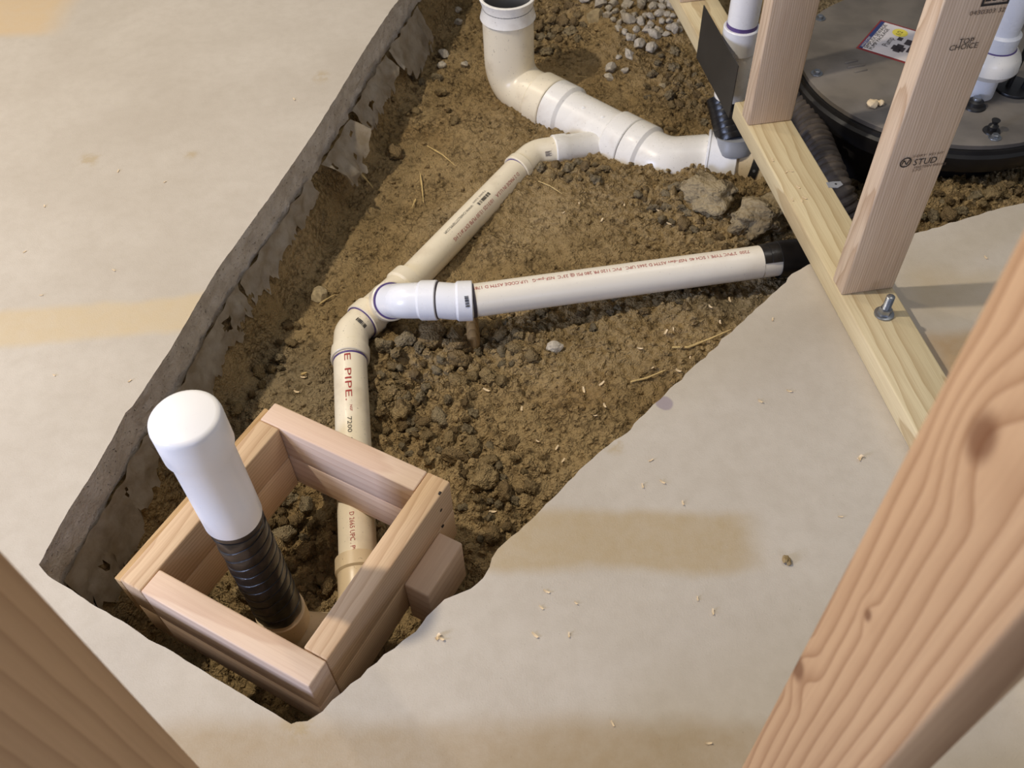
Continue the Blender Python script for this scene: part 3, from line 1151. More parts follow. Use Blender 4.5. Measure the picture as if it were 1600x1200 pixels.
# small wye
r = empty('pipe_wye', w0 - Vector((0, 0, 0.035)), 'cream wye fitting where the two smaller pipes join', 'pipe fitting')
d1 = (e1 - w0)
wl = at(572, 498, -0.155)
wu = at(640, 439, -0.163)
path = fillet([wl + (wl - wu).normalized() * 0.012, wu], 0.01, 2)
Lp = plen(path)
bm = bmesh.new()
sweep(bm, path, [(0, .034), (.0015, RH + .0022), (.027, RH + .0022), (.030, .0335), (Lp - .030, .0335), (Lp - .026, RH + .0022), (Lp - .0015, RH + .0022), (Lp, .034)], 40)
obj('body', bm, M_FITC, r)
br0 = at(600, 474, -0.150)
br1 = at(612, 470, -0.100)
bd_ = (br1 - br0).normalized()
bm = bmesh.new()
sweep(bm, [br0, br1], [(0, .033), ((br1 - br0).length * .35, .0345), ((br1 - br0).length * .55, RH + .002), ((br1 - br0).length - .0015, RH + .002), ((br1 - br0).length, RH)], 40)
obj('branch_hub', bm, M_FITC, r)
bm = bmesh.new()
sweep(bm, [br1 - bd_ * .001, br1 + bd_ * .0022], [(0, .0344), (.0032, .0338)], 40)
obj('primer_ring', bm, M_PURPLE, r)
pa = along(path, 0)[0]
bm = bmesh.new()
tt = (pa - wu).normalized()
sweep(bm, [pa - tt * .001, pa + tt * .0025], [(0, .0346), (.0028, .0344)], 40)
obj('primer_ring', bm, M_PURPLE, r)

# white street elbow, then the ivory 22 degree elbow, then the long right pipe
r1, r2 = at(737, 470, -0.068), at(1214, 405.5, -0.072)
rdir = (r2 - r1).normalized()
s_in = br1 - bd_ * 0.004
s_c = at(632, 470, -0.070)
s_out = at(684, 469, -0.066)
r = empty('pipe_elbow', s_c - Vector((0, 0, 0.06)), 'bright white street elbow standing in the wye branch', 'pipe fitting')
path = fillet([s_in, s_c, s_out], 0.035, 10)
Lp = plen(path)
bm = bmesh.new()
sweep(bm, path, [(0, .0315), (Lp - .034, .0325), (Lp - .029, .0362), (Lp - .0015, .0362), (Lp, .0348)], 44)
obj('body', bm, M_WHITE, r)
bm = bmesh.new()
sweep(bm, [s_out - (s_out - s_c).normalized() * .001, s_out + (s_out - s_c).normalized() * .002], [(0, .0345), (.003, .0335)], 40)
obj('glue_ring', bm, M_DARKRING, r)
r = empty('pipe_elbow', at(706, 472, -0.105), 'white coupling elbow with a barcode before the long ivory pipe', 'pipe fitting')
path = [s_out, at(708, 471, -0.067), r1 + rdir * 0.002]
Lp = plen(path)
bm = bmesh.new()
sweep(bm, path, [(0, .0328), (Lp - .030, .0330), (Lp - .026, .0362), (Lp - .0015, .0362), (Lp, .0346)], 44)
obj('body', bm, M_WHITE, r)
bm = bmesh.new()
sweep(bm, [r1, r1 + rdir * .006], [(0, RP + .001), (.006, RP + .0006)], 40)
obj('glue_ring', bm, M_DARKRING, r)
nb = tocam(r1)
nb = (nb - rdir * nb.dot(rdir)).normalized()
on_pipe('barcode', rects([(-.004, y, .003, y + h) for y, h in ((-.010, .002), (-.0075, .0012), (-.005, .002), (-.002, .001), (.000, .0022), (.003, .0012), (.005, .002), (.008, .0014))]), r1 - rdir * 0.010, rdir, nb, .0362, M_INK, r)

r = empty('drain_pipe', (r1 + r2) / 2 - Vector((0, 0, RP)), 'long ivory pipe with upside down red print reaching the sill plate', 'pipe')
bm = bmesh.new()
sweep(bm, [r1 - rdir * .01, r2], [(0, RP), ((r1 - r2).length + .01, RP)], 48)
obj('pipe', bm, M_PINK, r)
full = '7200  2"PVC TYPE 1 SCH 40  NSF-dwv ASTM D 2665 UPC . PVC 1120 PR 280 PSI @ 23\u00b0C  NSF-pw-G   U.P.CODE ASTM D 1785-2'
vf = text_mesh(full, 0.0105, 1.0)
span = max(v[0] for v in vf[0])
want = (r2 - r1).length * 0.905
vf = ([(v[0] * want / span, v[1]) for v in vf[0]], vf[1])
best = min(range(401), key=lambda k: (seen(r1 + (r2 - r1) * k / 400)[0] - 1167) ** 2)
p0 = r1 + (r2 - r1) * best / 400
n = tocam(p0)
n = (n - rdir * n.dot(rdir)).normalized()
n = Matrix.Rotation(0.88, 3, -rdir) @ n
if n.dot(_u) < 0.2:
    n = Matrix.Rotation(-1.76, 3, -rdir) @ n
on_pipe('lettering', vf, p0, -rdir, n, RP, M_RED, r)
# tape wrapped end going under the sill
t0 = r1 + rdir * ((r2 - r1).length - 0.034)
t1 = at(1300, 398, -0.078)
bm = bmesh.new()
path = [t0, r2, t1]
sweep(bm, path, [(0, RP + .0004), (.0005, RP + .0016), (.014, RP + .0018), (.0145, RP + .003), (.032, RP + .0035), (.0325, RP + .0045), (plen(path), RP + .0055)], 40, wob=0.0012, seed=3)
# cut a notch: the tape leaves the lower front of the pipe end bare
dele = []
for f in bm.faces:
    c = f.calc_center_median()
    s = (c - r1).dot(rdir)
    ang = (c - (r1 + rdir * s)).normalized()
    if s < (r2 - r1).length - 0.004 and len(f.verts) == 4:
        nrm = tocam(c)
        nrm = (nrm - rdir * nrm.dot(rdir)).normalized()
        if ang.dot(nrm.cross(rdir)) * (1 if nrm.cross(rdir).dot(_u) < 0 else -1) > 0.20:
            dele.append(f)
bmesh.ops.delete(bm, geom=dele, context='FACES')
obj('tape_wrap', bm, M_TAPE, r)['label'] = 'black tape wrapped end'

# upper pipe
r = empty('drain_pipe', (u1 + u2) / 2 - Vector((0, 0, RP)), 'cream pipe with black and red print rising to the main drain', 'pipe')
bm = bmesh.new()
sweep(bm, [u1, u2], [(0, RP), ((u1 - u2).length, RP)], 48)
obj('pipe', bm, M_CREAM, r)
pipe_print('WWW.CHARLOTTEPIPE.COM', u1, u2, 734, 318, 0.66, 0.0088, 0.85, M_INK, r, read=-1, end=(690, 361))
pipe_print(barcode(0.022, 0.0075), u1, u2, 761, 299, 0.42, 1, 1, M_INK, r, read=-1, end=(744, 317))
pipe_print('72005 1200', u1, u2, 756, 296, 0.72, 0.006, 1.0, M_FADE, r, read=-1, end=(737, 316))
pipe_print('D 2 MADE IN U.S.A.   10/31/25 15:30 PLPB EXT.#12 HS', u1, u2, 809, 269, -0.10, 0.0112, 0.68, M_RED, r, read=-1, end=(708, 373))

# elbow to the main wye
MZ = -0.172
b_in = at(868, 236, MZ + 0.004)
b_c = at(836, 241, MZ + 0.002)
r = empty('pipe_elbow', b_c - Vector((0, 0, 0.036)), 'cream elbow between upper pipe and the main drain wye', 'pipe fitting')
ud = (u2 - u1).normalized()
path = fillet([u2 - ud * 0.014, b_c, b_in], 0.05, 8)
Lp = plen(path)
bm = bmesh.new()
sweep(bm, path, [(0, .0338), (.0015, RH), (.017, RH), (.020, .0328), (Lp, .0322)], 40)
obj('body', bm, M_FITC, r)
bm = bmesh.new()
sweep(bm, [u2 - ud * .018, u2 - ud * .012], [(0, RP + .0005), (.006, RP + .001)], 40)
obj('primer_ring', bm, M_PURPLE, r)
pm, tm = along(path, Lp * 0.82)
nn = tocam(pm)
nn = (nn - tm * nn.dot(tm)).normalized()
on_pipe('barcode', rects([(-.007, y, .007 - (k % 2) * .004, y + .0012) for k, y in enumerate((0, .0022, .0045, .007, .009))]), pm, tm, Matrix.Rotation(0.25, 3, tm) @ nn, .0328, M_FADE, r)

# ------------------------------------------------------------------ 4 inch main drain
R4, H4 = 0.0575, 0.0665
m0, m1 = at(868, 168, MZ), at(1020, 246, MZ)
md = (m1 - m0).normalized()
r = empty('pipe_wye', (m0 + m1) / 2 - Vector((0, 0, H4)), 'large white main drain wye with a small side branch', 'pipe fitting')
wa, wb = m0 - md * 0.002, at(987, 230, MZ)
Lp = (wb - wa).length
bm = bmesh.new()
sweep(bm, [wa, wb], [(0, H4 - .002), (.002, H4), (.045, H4), (.052, .0590), (Lp - .052, .0590), (Lp - .046, H4 - .001), (Lp - .002, H4 - .001), (Lp, H4 - .003)], 56)
obj('body', bm, M_OFFW, r)
bs0, bs1 = at(945, 226, MZ - 0.004), b_in
bdir = (bs1 - bs0).normalized()
Lb = (bs1 - bs0).length
bm = bmesh.new()
sweep(bm, [bs0, bs1 + bdir * 0.006], [(0, .033), (Lb - .028, .0335), (Lb - .024, .0362), (Lb + .004, .0362), (Lb + .006, .0348)], 40)
obj('branch_hub', bm, M_OFFW, r)
bm = bmesh.new()
sweep(bm, [wa - md * .006, wa + md * .001], [(0, .0580), (.007, .0600)], 48)
obj('glue_ring', bm, M_DARKRING, r)
bm = bmesh.new()
sweep(bm, [wb - md * .0005, wb + md * .0025], [(0, .0612), (.003, .0605)], 48)
obj('glue_ring', bm, M_DARKRING, r)
# moulding dots
for px, py in ((912, 169), (942, 184)):
    p = at(px, py, MZ + 0.055)
    bm = bmesh.new()
    n = tocam(p)
    sweep(bm, [p - n * 0.004, p + n * 0.0012], [(0, .0045), (.0046, .0045), (.0052, .0035)], 14)
    obj('moulding_dot', bm, M_OFFW, r)

# upright elbow
cor = at(797, 131, MZ)
V4 = lambda z: Vector((cor.x, cor.y, z))
zt = height_at(cor, -8)
r = empty('pipe_elbow', V4(MZ - H4), 'large cream elbow turning up with an open grey rimmed socket', 'pipe fitting')
path = fillet([V4(zt), V4(MZ), m0 - md * 0.004], 0.085, 14)
Lp = plen(path)
bm = bmesh.new()
sweep(bm, path, [(.052, R4 + .002), (Lp - .052, R4 + .002), (Lp - .045, H4), (Lp - .002, H4), (Lp, H4 - .002)], 56)
obj('body', bm, M_FITC, r)
bm = bmesh.new()
sweep(bm, [V4(zt - .055), V4(zt)], [(0, .060), (.004, .0645), (.054, .0650), (.055, .0635), (.055, .0585), (.030, .0575)], 56, caps=False)
obj('socket', bm, M_OFFW, r, 0.7)
bm = bmesh.new()
disc(bm, V4(zt - 0.035), 0.0578, 0.012, 48, bev=0.002)
obj('test_plug', bm, M_BLACK, r)['label'] = 'black plug inside the socket'
p = at(814, 120, MZ + 0.05)
bm = bmesh.new()
n = tocam(p)
sweep(bm, [p - n * 0.02, p + n * 0.004], [(0, .0045), (.0234, .0045), (.024, .0035)], 14)
obj('moulding_dot', bm, M_FITC, r)

# elbow to the right and the coupling by the sill
k0 = wb + md * 0.002
kc = at(1040, 257, MZ)
k1 = at(1104, 252, MZ)
r = empty('pipe_elbow', kc - Vector((0, 0, H4)), 'large white elbow half buried in soil left of the black riser', 'pipe fitting')
path = fillet([k0, kc, k1], 0.07, 10)
Lp = plen(path)
bm = bmesh.new()
sweep(bm, path, [(0, H4 - .002), (.002, H4 - .001), (.040, H4 - .001), (.047, R4 + .001), (Lp, R4 + .001)], 56)
obj('body', bm, M_OFFW, r)
k2 = at(1149, 257, MZ)
k3 = at(1236, 268, MZ)
r = empty('drain_pipe', k2 - Vector((0, 0, H4)), 'large drain pipe and white coupling running under the sill plate', 'pipe')
kd = (k2 - k1).normalized()
bm = bmesh.new()
L1 = (k2 - k1).length
sweep(bm, [k1 - kd * .004, k2], [(0, H4 - .002), (.001, H4 + .0025), (.005, H4 + .0025), (.006, H4), (L1 + .002, H4), (L1 + .004, H4 - .003)], 56)
obj('coupling', bm, M_WHITE, r)
bm = bmesh.new()
sweep(bm, [k2, k3], [(-.01, R4), ((k3 - k2).length, R4)], 56)
obj('pipe', bm, M_TAN, r)
# grey saddle boot under the riser
sb = rb_ + Vector((0.003, -0.006, 0))
bm = bmesh.new()
sweep(bm, [sb - Vector((0, 0.004, .020)), sb + Vector((-.001, 0.004, .012))], [(0, .043), (.004, .044), (.018, .040), (.026, .0372), (.033, .0365)], 40)
obj('rubber_saddle', bm, M_GREYP, r)['label'] = 'grey rubber saddle'
# perforated strap
ks = k2 + (k3 - k2).normalized() * 0.034
kdir = (k3 - k2).normalized()
bm = bmesh.new()
bm2 = bmesh.new()
up = Vector((0, 0, 1))
sidev = kdir.cross(up)
if sidev.dot(EYE - ks) < 0:
    sidev = -sidev
prev = None
for k in range(25):
    a = -0.6 + k * (PI + 0.6) / 24
    nrm = up * math.sin(a) + sidev * math.cos(a)
    A = [bm.verts.new(ks + kdir * (w + 0.012 * math.sin(a)) + nrm * (R4 + d)) for w, d in ((-.009, .0006), (.009, .0006), (.009, .0022), (-.009, .0022))]
    if prev:
        for j in range(4):
            bm.faces.new((prev[j], prev[(j + 1) % 4], A[(j + 1) % 4], A[j]))
    prev = A
    if k % 3 == 1:
        c = ks + kdir * (0.012 * math.sin(a)) + nrm * (R4 + .0020)
        sweep(bm2, [c, c + nrm * 0.0008], [(0, .0032), (.0008, .0032)], 10)
st = obj('hanger_strap', bm, M_BLACK, r, None)
st['label'] = 'black perforated strap'
obj('strap_holes', bm2, M_STEEL, st)

# ------------------------------------------------------------------ sewage basin with lid
import itertools
LZ = -0.012
rp = [at(*q, LZ) for q in ((1309, -4), (1285, 12), (1270, 34), (1259, 68), (1261, 102), (1275, 137), (1307, 171), (1372, 200), (1485, 227), (1525, 229), (1600, 214))]
Am = np.array([[2 * p.x, 2 * p.y, 1] for p in rp])
bb = np.array([p.x ** 2 + p.y ** 2 for p in rp])
sol = np.linalg.lstsq(Am, bb, rcond=None)[0]
LC = Vector((sol[0], sol[1], LZ))
LR = math.sqrt(sol[2] + sol[0] ** 2 + sol[1] ** 2)
r = empty('sump_basin', (LC.x, LC.y, -0.45), 'round black plastic basin with a bolted lid behind the studs', 'basin')
bm = bmesh.new()
sweep(bm, [LC - Vector((0, 0, 0.012)), LC], [(0, LR - .004), (.001, LR - .001), (.010, LR - .001), (.012, LR - .005)], 96)
M_LID = plain('dusty_black_lid', (126, 119, 110), 0.5, 0.4, var=0.45, scale=7)
lid = obj('lid', bm, M_LID, r)
bm = bmesh.new()
sweep(bm, [LC - Vector((0, 0, 0.45)), LC - Vector((0, 0, 0.012))], [(0, LR - .06), (.30, LR - .035), (.385, LR - .03), (.388, LR + .004), (.412, LR + .012), (.425, LR + .012), (.430, LR + .006), (.438, LR + .004)], 96)
obj('tank', bm, M_BLACK, r)
for px, py in ((1281, 29), (1276, 115), (1554, 215), (1335, 205 - 20)):
    if (px, py) == (1335, 185):
        continue
    p = at(px, py, LZ)
    bm = bmesh.new()
    disc(bm, p, 0.0125, 0.002, 20, bev=.0006)
    disc(bm, p + Vector((0, 0, .002)), 0.0072, 0.006, 6, bev=.001)
    obj('lid_bolt', bm, M_STEEL, r, 0.4)
# rubber grommet with a steel bolt, a little upright spigot, cord seal
p = at(1522, 166, LZ)
bm = bmesh.new()
sweep(bm, [p, p + Vector((0, 0, .016))], [(0, .023), (.003, .022), (.005, .016), (.013, .015), (.016, .011)], 28)
g = obj('grommet', bm, M_BLACK, r)
bm = bmesh.new()
disc(bm, p + Vector((0, 0, .016)), 0.009, 0.005, 20, bev=.002)
obj('bolt_head', bm, M_STEEL, g)
p = at(1549, 205, LZ)
bm = bmesh.new()
sweep(bm, [p, p + Vector((0, 0, .026))], [(0, .017), (.003, .016), (.004, .0085), (.012, .0085), (.013, .010), (.026, .0085), (.026, .005), (.018, .005)], 24)
obj('spigot', bm, M_BLACK, r)
p = at(1584, 138, LZ)
bm = bmesh.new()
disc(bm, p, 0.040, 0.006, 36, bev=.002)
seal = obj('cord_seal', bm, M_BLACK, r)
CS = p + Vector((0, 0, .006))
# raised moulding on the lid
for px, py, l in ((1330, 97, .03), (1338, 104, .04), (1345, 111, .03)):
    p = at(px, py, LZ)
    bm = bmesh.new()
    sweep(bm, [p - Vector((l / 2, .004, 0)), p + Vector((l / 2, .004, 0))], [(0, .002), (.002, .003), (l - .002, .003), (l, .002)], 8)
    obj('raised_moulding', bm, M_LID, lid)

# package label on the lid
La, Lb_ = at(1337.5, 75, LZ + .0004), at(1376, 31, LZ + .0004)
Lc_ = at(1405, 105, LZ + .0004)
yv = (Lb_ - La)                 # reading direction of the text runs from La to Lb_
hgt = yv.length
rx = yv.normalized()
dn = (Lc_ - La)
dn = (dn - rx * dn.dot(rx)).normalized()      # towards the bottom of the label
wid = hgt * 1.35
r = empty('package_label', La, 'white and red paper label lying on the black lid', 'label')
bm = bmesh.new()
plate(bm, [La, La + dn * wid, Lb_ + dn * wid, Lb_], 0.0004, Vector((0, 0, 1)))
obj('paper', bm, M_LRED, r, None)
E_ = lambda a, b: La + rx * (hgt * a) + dn * (wid * b)
fr = lambda nm, a0, b0, a1, b1, m, lift: on_flat(nm, rects([(hgt * a0, -wid * b1, hgt * a1, -wid * b0)]), La, rx, -dn, m, r, lift)
lw = (Lc_ - La).dot(dn) / wid
fr('blue_band', .04, .035 * lw, .96, .117 * lw, M_LBLUE, .0006)
fr('white_field', .04, .117 * lw, .96, .97, M_WHITEP, .0006)
def fit_w(s, size, L):
    vs, fs = text_mesh(s, size)
    w = max(v[0] for v in vs)
    return [(v[0] * L / w, v[1]) for v in vs], fs


on_flat('lettering', fit_w('SIMPLEX SEWAGE', wid * lw * .118, hgt * .82), E_(.07, .205 * lw), rx, -dn, M_INK, r, .0010)
on_flat('lettering', fit_w('PUMP PACKAGE', wid * lw * .118, hgt * .72), E_(.07, .305 * lw), rx, -dn, M_INK, r, .0010)
on_flat('lettering', text_mesh('SEWAGE SYSTEMS', wid * lw * .07, .8), E_(.08, .10 * lw), rx, -dn, M_WHITEP, r, .0010)
circ = [(hgt * .78 + math.cos(a) * hgt * .12, -wid * .54 * lw + math.sin(a) * hgt * .12) for a in np.linspace(0, 2 * PI, 25)[:-1]]
on_flat('yellow_sticker', (circ, [tuple(range(24))]), La, rx, -dn, M_LYEL, r, .0010)
on_flat('lettering', text_mesh('1/2', hgt * .11, 1.0), E_(.69, .58 * lw), rx, -dn, M_INK, r, .0014)
M_PIC = plain('label_picture_grey', (70, 62, 66), .5, var=.2)
q_ = lambda a0, b0, a1, b1: (hgt * a0, -wid * b1 * lw, hgt * a1, -wid * b0 * lw)
on_flat('picture', rects([q_(.26, .60, .40, .86), q_(.22, .66, .46, .80), q_(.56, .58, .66, .68), q_(.50, .76, .66, .90), q_(.30, .90, .50, 1.06)]), La, rx, -dn, M_PIC, r, .0010)
on_flat('lettering', fit_w('Pump', hgt * .14, hgt * .30), E_(.28, .52 * lw), rx, -dn, M_PIC, r, .0010)

# white discharge pipe with a bulging fitting on the lid
dp = at(1527, 146, LZ)
D = lambda z: Vector((dp.x, dp.y, z))
z1, z2, z3 = height_at(dp, 112), height_at(dp, 72), height_at(dp, 20)
r = empty('discharge_pipe', D(LZ), 'white discharge pipe with a bulging check valve on the lid', 'pipe')
bm = bmesh.new()
sweep(bm, [D(LZ + .001), D(z1)], [(0, .0302), (z1 - LZ - .001, .0302)], 32)
obj('lower_pipe', bm, M_WHITE, r)
bm = bmesh.new()
hz = z2 - z1
sweep(bm, [D(z1), D(z2)], [(0, .034), (.004, .047), (hz * .3, .056), (hz * .6, .055), (hz * .8, .050), (hz, .040)], 36)
obj('valve_body', bm, M_OFFW, r)
bm = bmesh.new()
sweep(bm, [D(z2), D(z3 + .25)], [(0, .036), (.03, .037), (.034, .0302), (z3 + .25 - z2, .0302)], 32)
obj('upper_pipe', bm, M_WHITE, r)
bm = bmesh.new()
sweep(bm, [D(z2 - .004), D(z2 + .002)], [(0, .0405), (.006, .0375)], 32)
obj('primer_ring', bm, M_PURPLE, r)
for off, lab, pts in ((Vector((-.014, .0, 0)), 'black power cord rising from the lid seal beside the white valve', ((0, 0, 0), (0.002, -.005, .10), (.03, .015, .20), (.02, .03, .32), (.0, .03, .9))),
                      (Vector((.016, -.006, 0)), 'second black power cord curving over its neighbour from the lid seal', ((0, 0, 0), (.004, -.008, .08), (-.030, -.016, .17), (.03, -.02, .30), (.06, -.02, .9)))):
    bm = bmesh.new()
    pth = fillet([CS + off + Vector(q) for q in pts], 0.06, 8)
    sweep(bm, pth, [(0, .0055), (plen(pth), .0055)], 12)
    tag(obj('power_cord', bm, M_BLACK), lab, 'cord')

# dusty black wrapped hose behind the sill
hp = [at(1250, 150, -0.075), at(1272, 215, -0.085), at(1303, 290, -0.10), at(1326, 345, -0.16)]
path = fillet(hp, 0.1, 6)
Lp = plen(path)
pf = []
s = 0
while s < Lp - .016:
    pf += [(s, .0300), (s + .006, .0345), (s + .011, .0340), (s + .015, .0300)]
    s += .016
bm = bmesh.new()
sweep(bm, path, pf, 32, wob=.0016)
tag(obj('corrugated_hose', bm, M_HOSE), 'dusty black ribbed hose between sill plate and basin', 'hose')

# ------------------------------------------------------------------ torn poly sheet under the slab edge
RL = [at(*q) for q in LEFT]
RLP = [RL[-1] - SY * 0] and list(reversed([ext] + RL)) # from the near corner away
CUML = plen(RLP)


def s_at(px, py):
    q = at(px, py)
    best = min(range(1201), key=lambda k: (along(RLP, CUML * k / 1200)[0] - q).length)
    return CUML * best / 1200


def sheet(pa, pb, lens, out, label, seed, path=None, step=0.006, top=-SLAB + 0.013):
    """hanging torn flap between two places on the slab edge; lens = drop lengths along it, out = how far it swings out"""
    P0 = path or RLP
    s0, s1 = pa, pb
    n = max(8, int(abs(s1 - s0) / step))
    m = 9
    bm = bmesh.new()
    grid = []
    for i in range(n + 1):
        s = s0 + (s1 - s0) * i / n
        p, t = along(P0, s)
        inw = Vector((t.y, -t.x, 0))
        w = i / n * (len(lens) - 1)
        k = min(int(w), len(lens) - 2)
        L = lens[k] + (lens[k + 1] - lens[k]) * (w - k)
        L *= 1.3 + 0.6 * noise.noise(Vector((s * 55, seed, 0))) + 0.3 * noise.noise(Vector((s * 190, seed, 4)))
        L = max(L, 0.006)
        row = []
        for j in range(m + 1):
            f = j / m
            d = L * f
            sw = out * (0.15 + 0.85 * f) + 0.008 * noise.noise(Vector((s * 30, d * 40, seed)))
            row.append(bm.verts.new(p + inw * (0.0055 + sw * 1.0) + Vector((0, 0, top - d * (0.92 - 0.35 * min(1, out * 12)))) + t * 0.004 * noise.noise(Vector((d * 60, s * 20, seed + 3)))))
        grid.append(row)
    for A, B in zip(grid, grid[1:]):
        for j in range(m):
            c = (A[j].co + B[j + 1].co) / 2
            if j > 1 and noise.noise(Vector((c.x * 28, c.y * 28, c.z * 28 + seed))) > 0.52:
                continue
            bm.faces.new((A[j], A[j + 1], B[j + 1], B[j]))
    for v in [v for v in bm.verts if not v.link_faces]:
        bm.verts.remove(v)
    ret = bmesh.ops.solidify(bm, geom=bm.faces[:], thickness=0.0008)
    tag(obj('plastic_sheet', bm, M_SHEET, None, 1.0), label, 'plastic sheet')


sheet(s_at(66, 874), s_at(214, 626), [.10, .12, .11, .075, .06, .03], .016, 'wide torn plastic sheet under the slab edge beside the lumber box', 1)
sheet(s_at(232, 597), s_at(352, 405), [.05, .075, .06, .05, .07, .05], .018, 'crumpled plastic sheet under the slab edge behind the white cap', 2)
sheet(s_at(356, 400), s_at(470, 240), [.05, .06, .035, .045, .03], .016, 'narrow plastic strip clinging to the middle of the left trench wall', 3)
sheet(s_at(486, 216), s_at(530, 146), [.02, .085, .095, .07, .02], .055, 'leaf shaped plastic flap curling out over the trench wall', 4)
sheet(s_at(536, 134), s_at(590, 46), [.05, .065, .05, .06, .03], .035, 'creased plastic flap with pale torn lip above the leaf shaped flap', 5)
sheet(s_at(594, 40), s_at(640, -30), [.05, .10, .12, .10, .10], .04, 'grey plastic flap with holes at the far end of the trench wall', 6)
FR_ = [at(*q) for q in [(61, 882)] + FRONT]
FRL = plen(FR_)
sheet(0.0, FRL * 0.45, [.10, .11, .08, .06], -.012, 'plastic sheet under the front slab edge at the left corner', 7, list(reversed(FR_)) and FR_)

# ------------------------------------------------------------------ clods, stones, crumbs
def clod_mesh(name, seed, mat, sub=3, rough=0.42, flat=0.75, freq=1.6, ang=False):
    bm = bmesh.new()
    bmesh.ops.create_icosphere(bm, subdivisions=sub, radius=1)
    for v in bm.verts:
        d = v.co.normalized()
        k = 1 + rough * (noise.noise(d * freq + Vector((seed * 7.1, 0, 0))) + 0.5 * noise.noise(d * freq * 2.3 + Vector((0, seed * 3.3, 0))) + 0.30 * noise.noise(d * freq * 6 + Vector((0, 0, seed))) + 0.12 * noise.noise(d * freq * 13 + Vector((seed, 0, 0))))
        v.co = d * k
        v.co.z *= flat
    if ang:  # cleave flat facets
        rd = random.Random(seed)
        for _ in range(9):
            n = Vector((rd.uniform(-1, 1), rd.uniform(-1, 1), rd.uniform(-1, 1))).normalized()
            c = rd.uniform(0.5, 0.8)
            for v in bm.verts:
                q = v.co.dot(n)
                if q > c:
                    v.co -= n * (q - c)
    for f in bm.faces:
        f.smooth = not ang
    me = bpy.data.meshes.new(name)
    bm.to_mesh(me)
    bm.free()
    me.materials.append(mat)
    return me


CL = [clod_mesh('soil_clod', k + 1, M_CLOD[k % 3], 4 if k in (0, 2, 5) else 3, 0.46, 0.72, 1.7) for k in range(9)]
ST = [clod_mesh('stone', k + 40, M_GREYST, 3, 0.25, 0.72, 1.2, True) for k in range(6)]
TS = [clod_mesh('stone', k + 60, M_TANST, 3, 0.25, 0.75, 1.2, True) for k in range(3)]


def put(me, name, p, size, label, cat, group=None, sink=0.25, stretch=1.0, rot=None):
    o = bpy.data.objects.new(name, me)
    COL.objects.link(o)
    o.scale = (size * stretch, size / stretch ** 0.5, size)
    o.rotation_euler = rot or (random.uniform(-.5, .5), random.uniform(-.5, .5), random.uniform(0, 6.28))
    o.location = (p.x, p.y, p.z + size * (0.75 - sink * 1.6))
    return tag(o, label, cat, group)


def inpoly(x, y, poly):
    c = False
    for (x0, y0), (x1, y1) in zip(poly, poly[1:] + poly[:1]):
        if (y0 > y) != (y1 > y) and x < x0 + (y - y0) * (x1 - x0) / (y1 - y0):
            c = not c
    return c


def px_size(px_r, p):
    return px_r * (p - EYE).dot(_f) / FPX


rd = random.Random(11)
MARKS = [('the bright white street elbow', 640, 470), ('the wooden stub', 741, 530), ('the barcode elbow', 708, 471), ('the pale angular stone', 868, 546), ('the middle of the ivory pipe', 950, 440),
         ('the taped end of the ivory pipe', 1225, 405), ('the biggest grey clod', 1192, 345), ('the big crumbly clod', 1108, 312), ('the large white elbow', 1040, 257), ('the black taped riser', 1135, 185),
         ('the gravel foot', 1005, 70), ('the far sill plate', 1065, 40), ('the upright elbow', 795, 90), ('the open grey socket', 783, 20), ('the main drain wye', 940, 200), ('the wye side branch', 900, 235),
         ('the upper pipe', 735, 340), ('the small wye', 610, 465), ('the lettered PIPE', 548, 620), ('the flat round clod', 757, 752), ('the box back corner', 690, 747), ('the box left corner', 416, 623),
         ('the standpipe foot', 440, 930), ('the buried pipe hub', 552, 890), ('the leaf shaped flap', 562, 205), ('the left trench wall', 480, 440), ('the purple drip', 1039, 630), ('the broken slab edge', 900, 735),
         ('the anchor bolt', 1385, 480), ('the stamped stud foot', 1316, 440), ('the long pale root', 1095, 535), ('the dirt crumb', 1227, 873), ('the basin rim', 1500, 235), ('the ribbed hose', 1285, 260),
         ('the spacer block', 680, 880), ('the topmost pebble', 693, 88), ('the flat tan stone', 929, 32), ('the leaning grey stone', 954, 111), ('the near right stud', 1330, 800), ('the left tan stain', 150, 500)]
WAYS = ('right of', 'below right of', 'below', 'below left of', 'left of', 'above left of', 'above', 'above right of')
PILED = []


def place_words(k, n):
    if n == 2:
        return (', upper of two', ', lower of two')[k]
    if n == 3:
        return (', uppermost of three', ', middle of three', ', lowest of three')[k]
    names = ('uppermost', 'second from top', 'third from top', 'fourth from top', 'fifth from top', 'sixth from top', 'seventh from top', 'eighth from top', 'ninth from top')
    return ', lowest of the row' if k == n - 1 else ', ' + names[min(k, 8)]


def where(x, y):
    n, mx, my = min(MARKS, key=lambda m: (m[1] - x) ** 2 + (m[2] - y) ** 2)
    k = int(round(math.degrees(math.atan2(y - my, x - mx)) / 45.0)) % 8
    return WAYS[k] + ' ' + n


